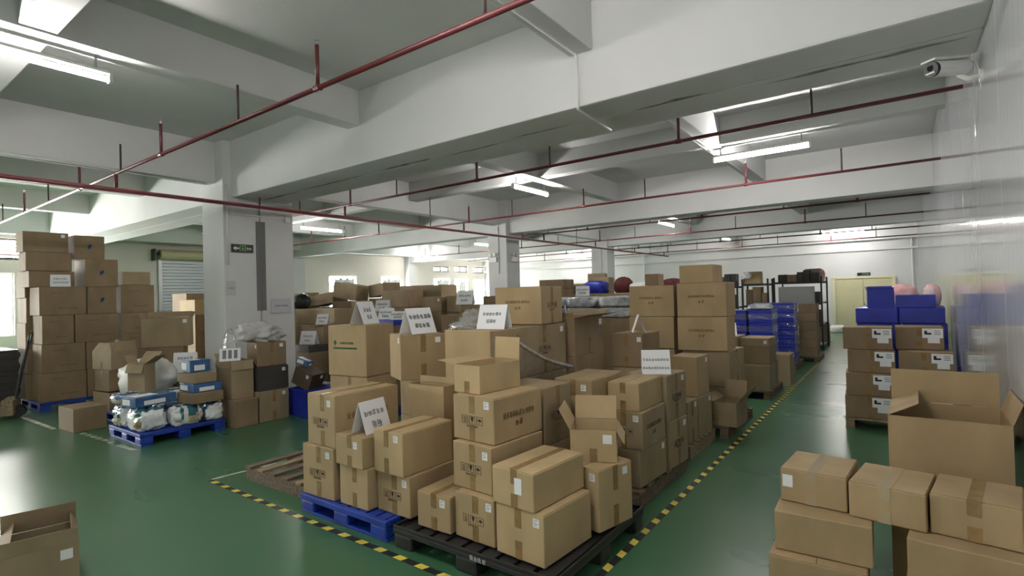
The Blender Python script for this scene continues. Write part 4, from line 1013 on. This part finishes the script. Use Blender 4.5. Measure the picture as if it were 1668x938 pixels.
def notice(y, z, w, h, label, sd):
    o = MB().box(-w / 2, w / 2, -.006, 0, -h / 2, h / 2).build('paper_notice', PAPER_G); at(o, (-8.7385, y, z), math.pi / 2)
    cells, L = glyph_cells(6, w * .1, h * .12, sd); m = MB()
    for a, b, c, e in cells: m.box(a - L / 2, b - L / 2, -.0075, -.006, c - h * .06, e - h * .06)
    m.build('printed_text', INK_GREY, o); tag(o, label, 'notice')
notice(4.27, 1.93, .14, .23, 'small portrait paper notice below the conduit on the twin column', 3)
notice(5.12, 1.62, .36, .25, 'wide paper notice right of the grey joint on the twin column', 4)
MB().box(-.045, .045, -.03, 0, -.05, .05).build('junction_box', WHITE_PL, bevel=.006); jb = bpy.data.objects['junction_box']; at(jb, (-8.738, 5.26, 3.13), math.pi / 2); tag(jb, 'white junction box at the end of the column conduit', 'junction box')
def emergency_lamp(x, y, z, rz, label):
    r = empty('emergency_lamp', (x, y, z), rz)
    MB().box(-.13, .13, -.06, 0, -.10, .04).build('housing', WHITE_PL, r, bevel=.008)
    for s in (-1, 1):
        MB().tube([(s * .07, -.03, .04), (s * .07, -.03, .09)], .012, 8).build('neck', METAL, r)
        MB().tube([(s * .07, -.0, .12), (s * .07, -.09, .11)], .03, 12, r2=.05).build('lamp_head', WHITE_PL, r)
    tag(r, label, 'emergency lamp')
emergency_lamp(-8.745, 12.05, 2.72, math.pi / 2, 'white twin head emergency lamp on the aisle side of the mid hall column')
emergency_lamp(-9.2, 11.745, 2.72, 0, 'white twin head emergency lamp on the near side of the mid hall column')
# security camera at the partition top
def cctv():
    r = empty('security_camera', (.345, 5.0, 3.24), R(50))
    MB().tube([(-.19, 0, -.012), (.10, 0, .03)], .055, 18).build('housing', WHITE_PL, r)
    MB().obox((-.07, 0, .066), (1, 0, .14), (0, 1, 0), (-.14, 0, 1), .17, .052, .008).build('sun_shield', WHITE_PL, r, bevel=.005)
    MB().tube([(-.216, 0, -.016), (-.188, 0, -.012)], .053, 18).build('black_face', BLACK_PL, r)
    MB().tube([(-.220, 0, -.005), (-.214, 0, -.005)], .022, 12).build('lens', mat('dark_glass', (.01, .01, .012), .05, .8), r)
    MB().box(-.223, -.214, -.03, .03, -.050, -.038).build('led_strip', WHITE_PL, r)
    MB().tube([(.04, 0, -.03), (.08, -.03, -.07), (.12, -.09, -.07)], .018, 10).build('swivel_arm', WHITE_PL, r, smooth=True)
    MB().tube([(.113, -.088, -.07), (.126, -.104, -.07)], .048, 14).build('wall_base', WHITE_PL, r)
    MB().tube([(.09, .02, .03), (.13, .0, .07), (.15, -.04, .05), (.155, -.06, -.03), (.14, -.085, -.16)], .008, 6).build('cable', WHITE_PL, r, smooth=True)
    tag(r, 'white bullet security camera with black face on the glossy partition', 'security camera')
cctv()

# ------------------------------------------------------------------ tall stack on the left
plastic_pallet(-12.55, -11.26, 2.43, 3.50, 'blue pallet under the tall left stack', BLUE_PL)
XS = -11.3
for lb, y0, y1, z0, z1, st, dx in [('bottom near carton of the tall left stack', 2.46, 3.06, .15, .62, 'd', 0), ('bottom rear carton of the tall left stack', 3.07, 3.48, .15, .62, '', 0),
        ('second layer near carton of the tall left stack', 2.47, 3.05, .622, 1.09, 'd', 0), ('second layer rear carton of the tall left stack', 3.06, 3.48, .622, 1.09, '', 0),
        ('third layer near carton of the tall left stack', 2.48, 2.90, 1.092, 1.565, 'd', 0), ('third layer rear carton of the tall left stack', 2.91, 3.53, 1.092, 1.565, 'd', 0),
        ('fourth layer wide carton of the tall left stack', 2.45, 3.07, 1.567, 2.035, 'd', 0), ('fourth layer carton with blue mark of the tall left stack', 3.09, 3.51, 1.567, 2.035, 'b', 0),
        ('flat carton behind the tent sign on the tall left stack', 2.35, 2.95, 2.037, 2.30, '', -.12), ('fifth layer carton with blue mark of the tall left stack', 3.06, 3.54, 2.037, 2.515, 'b', 0),
        ('sixth layer long carton of the tall left stack', 2.31, 2.91, 2.302, 2.61, '', -.10), ('top carton with blue mark of the tall left stack', 2.93, 3.36, 2.517, 2.92, 'b', -.05),
        ('topmost carton with three white labels of the tall left stack', 2.28, 2.87, 2.612, 2.945, 'r', -.10)]:
    carton((XS + dx, y0, z0, 0, .58 if dx == 0 else .45, y1 - y0 - .005, z1 - z0), lb, st, CARD_D)
for k in range(5):
    carton((XS - .62, 2.40 + .015 * (k % 2), .15 + .43 * k, 0, .56, .58, .428), 'window lit carton in the inner column of the tall left stack, layer ' + ['one', 'two', 'three', 'four', 'five'][k], '', CARD_D)
tent(-11.37, 2.74, 2.038, 84, .26, .20, 'white tent sign standing on the ledge of the tall left stack', spread=.035, rows=((6, .03, .65), (7, .03, .35)))
for k, (z0, z1) in enumerate(((0, .40), (.402, .80), (.802, 1.19), (1.192, 1.56), (1.562, 2.065))):
    carton((XS, 3.57, z0, 0, .58, .53, z1 - z0), 'dark printed carton of the slim stack beside the tall left stack, ' + ['bottom', 'second', 'third', 'fourth', 'fifth'][k], 'd', CARD_D)
carton((XS - .03, 3.61, 2.067, 0, .5, .44, .24), 'low carton on top of the slim stack beside the tall left stack', '', CARD_G)
# cartons around the bag pallet
carton((-9.03, 2.29, 0, 3, .54, .38, .32), 'lone carton on the floor before the left piles', 'f', CARD_D)
plastic_pallet(-10.15, -9.15, 2.82, 3.85, 'blue pallet under the crushed cartons left of the white sack', BLUE_PL)
open_carton((-9.50, 2.84, .15, 7, .50, .34, .258), 'crushed open carton at the bottom left of the white sack', {'R': (100, .15), 'B': (86, .06)}, 'r', CARD_D)
carton((-9.58, 2.86, .412, 8, .42, .36, .33), 'middle carton left of the white sack', 't', CARD_D)
open_carton((-9.52, 2.87, .744, 14, .44, .38, .27), 'open carton with slanted taped flap left of the white sack', {'F': (-38, .15), 'B': (-10, .12), 'R': (-15, .14)}, 't', CARD_G)
for k in range(2): carton((-9.98, 4.05, .15 + .412 * k, 58, .66, .40, .41), ['lower', 'upper'][k] + ' carton supporting the big open carton left of the twin column', '', CARD_D)
plastic_pallet(-10.7, -9.75, 3.9, 4.6, 'blue pallet hidden below the big open carton', BLUE_PL)
open_carton((-9.93, 4.12, .976, 58, .69, .40, .49), 'big open carton with label left of the twin column', {'B': (12, .10), 'R': (25, .1), 'L': (30, .1)}, 'l', CARD_G)
# behind it before the shutter
G4 = 'cartons stacked before the roller shutter'
for i, (x, y, n_, top, lb, m_) in enumerate([(-12.7, 5.4, 4, .34, 'tan carton before the roller shutter', CARD_L), (-13.6, 5.6, 4, .50, 'brown carton at the left edge of the roller shutter', CARD_D), (-11.6, 5.45, 3, .42, 'dull carton below the black sack before the shutter', CARD_D), (-10.84, 5.3, 2, .5, 'dark carton close to the left side of the twin column', CARD_D)]):
    for k in range(n_): carton((x, y, .36 * k, 0, .72, .5, .358), beneath(k, n_, lb), '', CARD_D, G4)
    carton((x, y, .36 * n_ + .001, 4, .66, .48, top), lb, '', m_)
blob('black_sack', (-11.95, 5.75, 1.503), (.30, .24, .24), 'round black sack before the roller shutter', BAG_BLACK, 'bag', seed=7, sq=2.1, amp=.06)
blob('pink_sack', (-11.2, 5.6, 1.223), (.22, .2, .20), 'pale pink bag tucked behind the twin column', SKINPINK, 'bag', seed=12, sq=2.1, amp=.06)
# bag pallet
plastic_pallet(-8.42, -7.38, 2.50, 3.50, 'blue pallet loaded with printed detergent bags', BLUE_PL)
def printed_bag(x, y, z, w, d, h, rz, label, sd, accent, tilt=(0, 0)):
    o = blob('printed_bag', (x, y, z), (w / 2, d / 2, h / 1.9), label, FILM_WHITE, 'bag', rz=rz, amp=.20, freq=3.6, seed=sd, flat=.9, sq=3.4, tilt=tilt, seg=48, rings=26)
    # printed bands pressed onto the bag skin
    me = o.data; me.materials.append(accent); me.materials.append(PRINT_PIC)
    for p in me.polygons:
        c = p.center; u = c.x / (w / 2); v = c.z / h
        if .05 < u < .68 and v > .55: p.material_index = 1
        elif .05 < u < .68 and .15 < v < .55: p.material_index = 2
        elif -.5 < u < -.3 and v > .35: p.material_index = 1
    return o
FILM_WHITE = mat('white_film_bag', (0.72, 0.74, 0.74), 0.22, 0.6, noise_amt=0.22, noise_scale=7, bump=0.5, bump_scale=12)
PRINT_TEAL = mat('teal_print', (0.03, 0.14, 0.18), 0.25, 0.6, noise_amt=.3, noise_scale=8)
PRINT_BLUE = mat('blue_print', (0.05, 0.13, 0.30), 0.25, 0.6, noise_amt=.3, noise_scale=8)
PRINT_PIC = mat('brown_picture_print', (0.24, 0.17, 0.08), 0.25, 0.6, noise_amt=.7, noise_scale=13, col2=(.55, .5, .34))
for i, (x, y, z, w, d, h, rz, ac, lb) in enumerate([(-8.17, 2.66, .15, .46, .32, .26, -6, PRINT_TEAL, 'crinkled printed bag at the left end of the bag pallet'),
        (-7.68, 2.68, .15, .46, .32, .26, 5, PRINT_TEAL, 'printed bag at the front corner of the bag pallet'), (-7.52, 3.05, .15, .36, .26, .24, 88, PRINT_TEAL, 'printed bag on the aisle edge of the bag pallet'),
        (-7.52, 3.38, .15, .26, .22, .22, -4, PRINT_BLUE, 'printed bag at the rear right corner of the bag pallet'), (-8.02, 3.08, .15, .5, .36, .22, 12, PRINT_BLUE, 'printed bag in the middle of the bag pallet'),
        (-8.22, 2.64, .425, .36, .26, .13, 10, PRINT_BLUE, 'upper crinkled printed bag at the left end of the bag pallet')]):
    printed_bag(x, y, z, w, d, h, rz, lb, i * 3.7, ac)
def product_box(row, label, tilt=None):
    o = carton(row, label, '', PRINT_BLUE, cat='box', name='product_box', tilt=tilt); w, d, h = row[4], row[5], row[6] - .0015; dims = (w, d, h)
    m = MB(); plate(m, 'right', -d * .3, d * .22, h * .15, h * .6, dims); m.build('white_print', PAPER, o)
    m = MB(); plate(m, 'front', -w * .42, w * .1, h * .2, h * .8, dims); m.build('white_print', PAPER, o)
    m = MB(); plate(m, 'top', -w * .45, w * .2, -d * .4, d * .15, dims); m.build('white_print', PAPER, o)
    return o
product_box((-7.62, 2.54, .432, 10, .30, .50, .12), 'long blue and white product box on the front of the printed bags')
printed_bag(-8.22, 3.22, .385, .34, .30, .14, -20, 'upper printed bag wedged below the white sack', 21.0, PRINT_TEAL)
carton((-7.37, 3.08, .405, 2, .40, .40, .13), 'flat brown carton lying across the aisle side of the bag pallet', '', CARD_D)
product_box((-7.42, 3.12, .537, 0, .42, .36, .11), 'dark blue box with white print in the middle of the bag pallet')
carton((-7.46, 3.16, .65, 4, .46, .28, .12), 'flat scuffed brown carton on the dark blue box of the bag pallet', '', CARD_G)
product_box((-7.70, 3.20, .772, 0, .28, .26, .16), 'blue and white product box topmost on the bag pallet')
blob('white_sack', (-8.84, 3.12, .42), (.54, .24, .30), 'big white woven sack lying on the bag pallet', BAG_W, 'sack', rz=12, amp=.16, freq=2.4, seed=4, sq=2.2, tilt=(0, -9))
open_carton((-8.08, 2.80, .56, 22, .28, .16, .36), 'torn brown carton with bent flaps before the white sack', {'F': (160, .12), 'B': (40, .18), 'R': (60, .22), 'L': (30, .12)}, '', CARD_G)
carton((-8.86, 3.53, 0, 0, .28, .30, .60), 'carton hidden behind the white sack under a sheet sign', '', CARD_D)
tent(-9.0, 3.68, .602, 45, .34, .34, 'white sheet sign rising behind the white sack', spread=.06, rows=((5, .045, .75), (3, .045, .5)))
# cartons by the twin column
carton((-7.28, 3.585, 0, 1, .40, .31, .37), 'lower carton below the open carton by the twin column', '', CARD_D)
open_carton((-7.42, 3.60, .372, -4, .50, .30, .52), 'tall open carton with folded front flap by the twin column', {'R': (172, .12), 'F': (174, .1), 'B': (150, .1), 'L': (40, .1)}, '', CARD_G)
carton((-7.30, 3.925, 0, 0, .42, .44, .43), 'bottom carton of the stack with the black box by the twin column', 'sr', CARD_G)
carton((-7.35, 3.935, .432, -1, .42, .46, .335), 'black box with white label in the stack by the twin column', 'r', CARD_DARK, cat='box')
carton((-7.42, 3.97, .769, -6, .36, .42, .345), 'taped top carton under the grey cloth by the twin column', 'slr', CARD_D)
blob('grey_cloth', (-7.70, 4.14, 1.116), (.33, .19, .15), 'crumpled grey cloth thrown over the cartons by the twin column', BAG_GREY, 'cloth', rz=25, amp=.36, freq=2.2, seed=26, flat=.8, sq=2.5, seg=60, rings=30)
blob('clear_bag', (-7.80, 3.78, .895), (.11, .07, .24), 'clear plastic bag hanging between the open carton and the column', FILM_T, 'bag', rz=0, amp=.25, freq=4, seed=16, sq=2.4)
lf = MB().obox((0, 0, .085), (1, 0, 0), (0, .35, .94), (0, -.94, .35), .13, .09, .002).build('printed_leaflet', PAPER); at(lf, (-7.52, 3.64, .893), R(60)); tag(lf, 'white printed leaflet sticking out of the open carton by the column', 'leaflet')
m = MB()
for k in range(3): m.obox((-.07 + .07 * k, -.003, .09), (1, 0, 0), (0, .35, .94), (0, -.94, .35), .022, .06, .001)
m.build('print_bar', INK_GREY, lf)
# right of the column base
def bin_(x, y, w, d, h, label):
    o = open_carton((x, y, 0, 0, w, d, h), label, {}, '', BLUE_BOX, name='storage_bin', cat='bin')
    MB().box(-w / 2 - .012, w / 2 + .012, -d / 2 - .012, -d / 2, h - .04, h).build('rim', BLUE_BOX, o); MB().box(w / 2, w / 2 + .012, -d / 2, d / 2, h - .04, h).build('rim', BLUE_BOX, o)
    for k in range(3): MB().box(w / 2, w / 2 + .006, -d / 2 + .02, d / 2 - .02, h * (.2 + .22 * k), h * (.2 + .22 * k) + .015).build('rib', BLUE_BOX, o)
bin_(-7.0, 4.46, .46, .44, .40, 'dark blue storage bin right of the column stack')
carton((-7.04, 4.52, .43, 14, .34, .28, .26), 'dark brown tagged carton tilted in the mouth of the blue bin', 'rl', mat('dark_brown_board', (.085, .06, .042), .6, .3, noise_amt=.2), tilt=(0, 22))
product_box((-7.20, 4.62, .735, 30, .20, .14, .09), 'small blue and white box lying on the tilted dark carton', (0, 20))
product_box((-7.9, 5.45, .01, 0, .4, .3, .25), 'blue and white box behind the tilted dark carton')
carton((-7.35, 5.95, 0, 4, .6, .4, .42), 'lower plain carton right behind the tilted dark carton', '', CARD_D)
carton((-7.36, 5.96, .422, 4, .6, .4, .33), 'upper plain carton right behind the tilted dark carton', '', CARD_G)
carton((-6.62, 6.0, 0, 2, .55, .4, .55), 'dark carton in the gap left of the green print carton', '', CARD_D)
# far left edge: dark flat board stack and hand truck
wood_pallet(-12.95, -11.9, 1.45, 2.33, 'wooden pallet under the dark board stack at the left edge', WOOD_DK)
def board_stack():
    r = empty('board_stack', (-12.43, 1.89, .129))
    for k in range(22): MB().box(-.52 + .012 * math.sin(k * 2.1), .52 + .012 * math.sin(k * 1.7), -.43 + .01 * math.sin(k), .43 + .012 * math.cos(k * 1.3), k * .04, k * .04 + .037).build('board', CARD_DARK, r)
    tag(r, 'stack of dark folded boards at the left edge', 'board stack')
board_stack()
def hand_truck():
    r = empty('pallet_truck', (-11.42, 1.62, 0), R(-20))
    for s in (-1, 1):
        MB().box(s * .19 - .07, s * .19 + .07, -.55, .45, .07, .11).build('fork', WOOD, r, bevel=.006)
        MB().tube([(s * .19 - .03, -.45, .045), (s * .19 + .03, -.45, .045)], .045, 14).build('fork_roller', BLACK_PL, r)
        MB().tube([(s * .08 - .025, .58, .09), (s * .08 + .025, .58, .09)], .09, 16).build('wheel', BLACK_PL, r)
    MB().box(-.26, .26, .42, .56, .06, .30).build('pump_body', WOOD, r, bevel=.01)
    MB().tube([(0, .55, .28), (0, .62, .70), (0, .70, 1.1)], .022, 10).build('handle_bar', BLACK_MT, r)
    MB().tube([(0, .70, 1.1), (-.1, .72, 1.16), (-.1, .74, 1.28), (0, .75, 1.32), (.1, .74, 1.28), (.1, .72, 1.16), (0, .70, 1.1)], .014, 8).build('handle_loop', BLACK_MT, r, smooth=True)
    tag(r, 'pallet truck with yellowish forks and black handle at the left edge', 'pallet truck')
hand_truck()
# foreground left: open carton with maroon packs
open_carton((-4.27, .71, 0, -13, .44, .38, .24), 'open carton at the bottom left corner of the photo', {'R': (6, .09), 'F': (-40, .10), 'L': (-14, .14), 'B': (-25, .08)}, 'r', CARD_G)
MAROON = mat('maroon_pack', (.10, .018, .035), .3, .5, noise_amt=.4)
for k in range(3):
    carton((-4.30 - .112 * k * .97, .77 + .112 * k * .22, .008, -13, .10, .26, .2), ['right', 'middle', 'left'][k] + ' maroon pack inside the open carton at the bottom left corner', '', MAROON, cat='pack', name='product_pack')
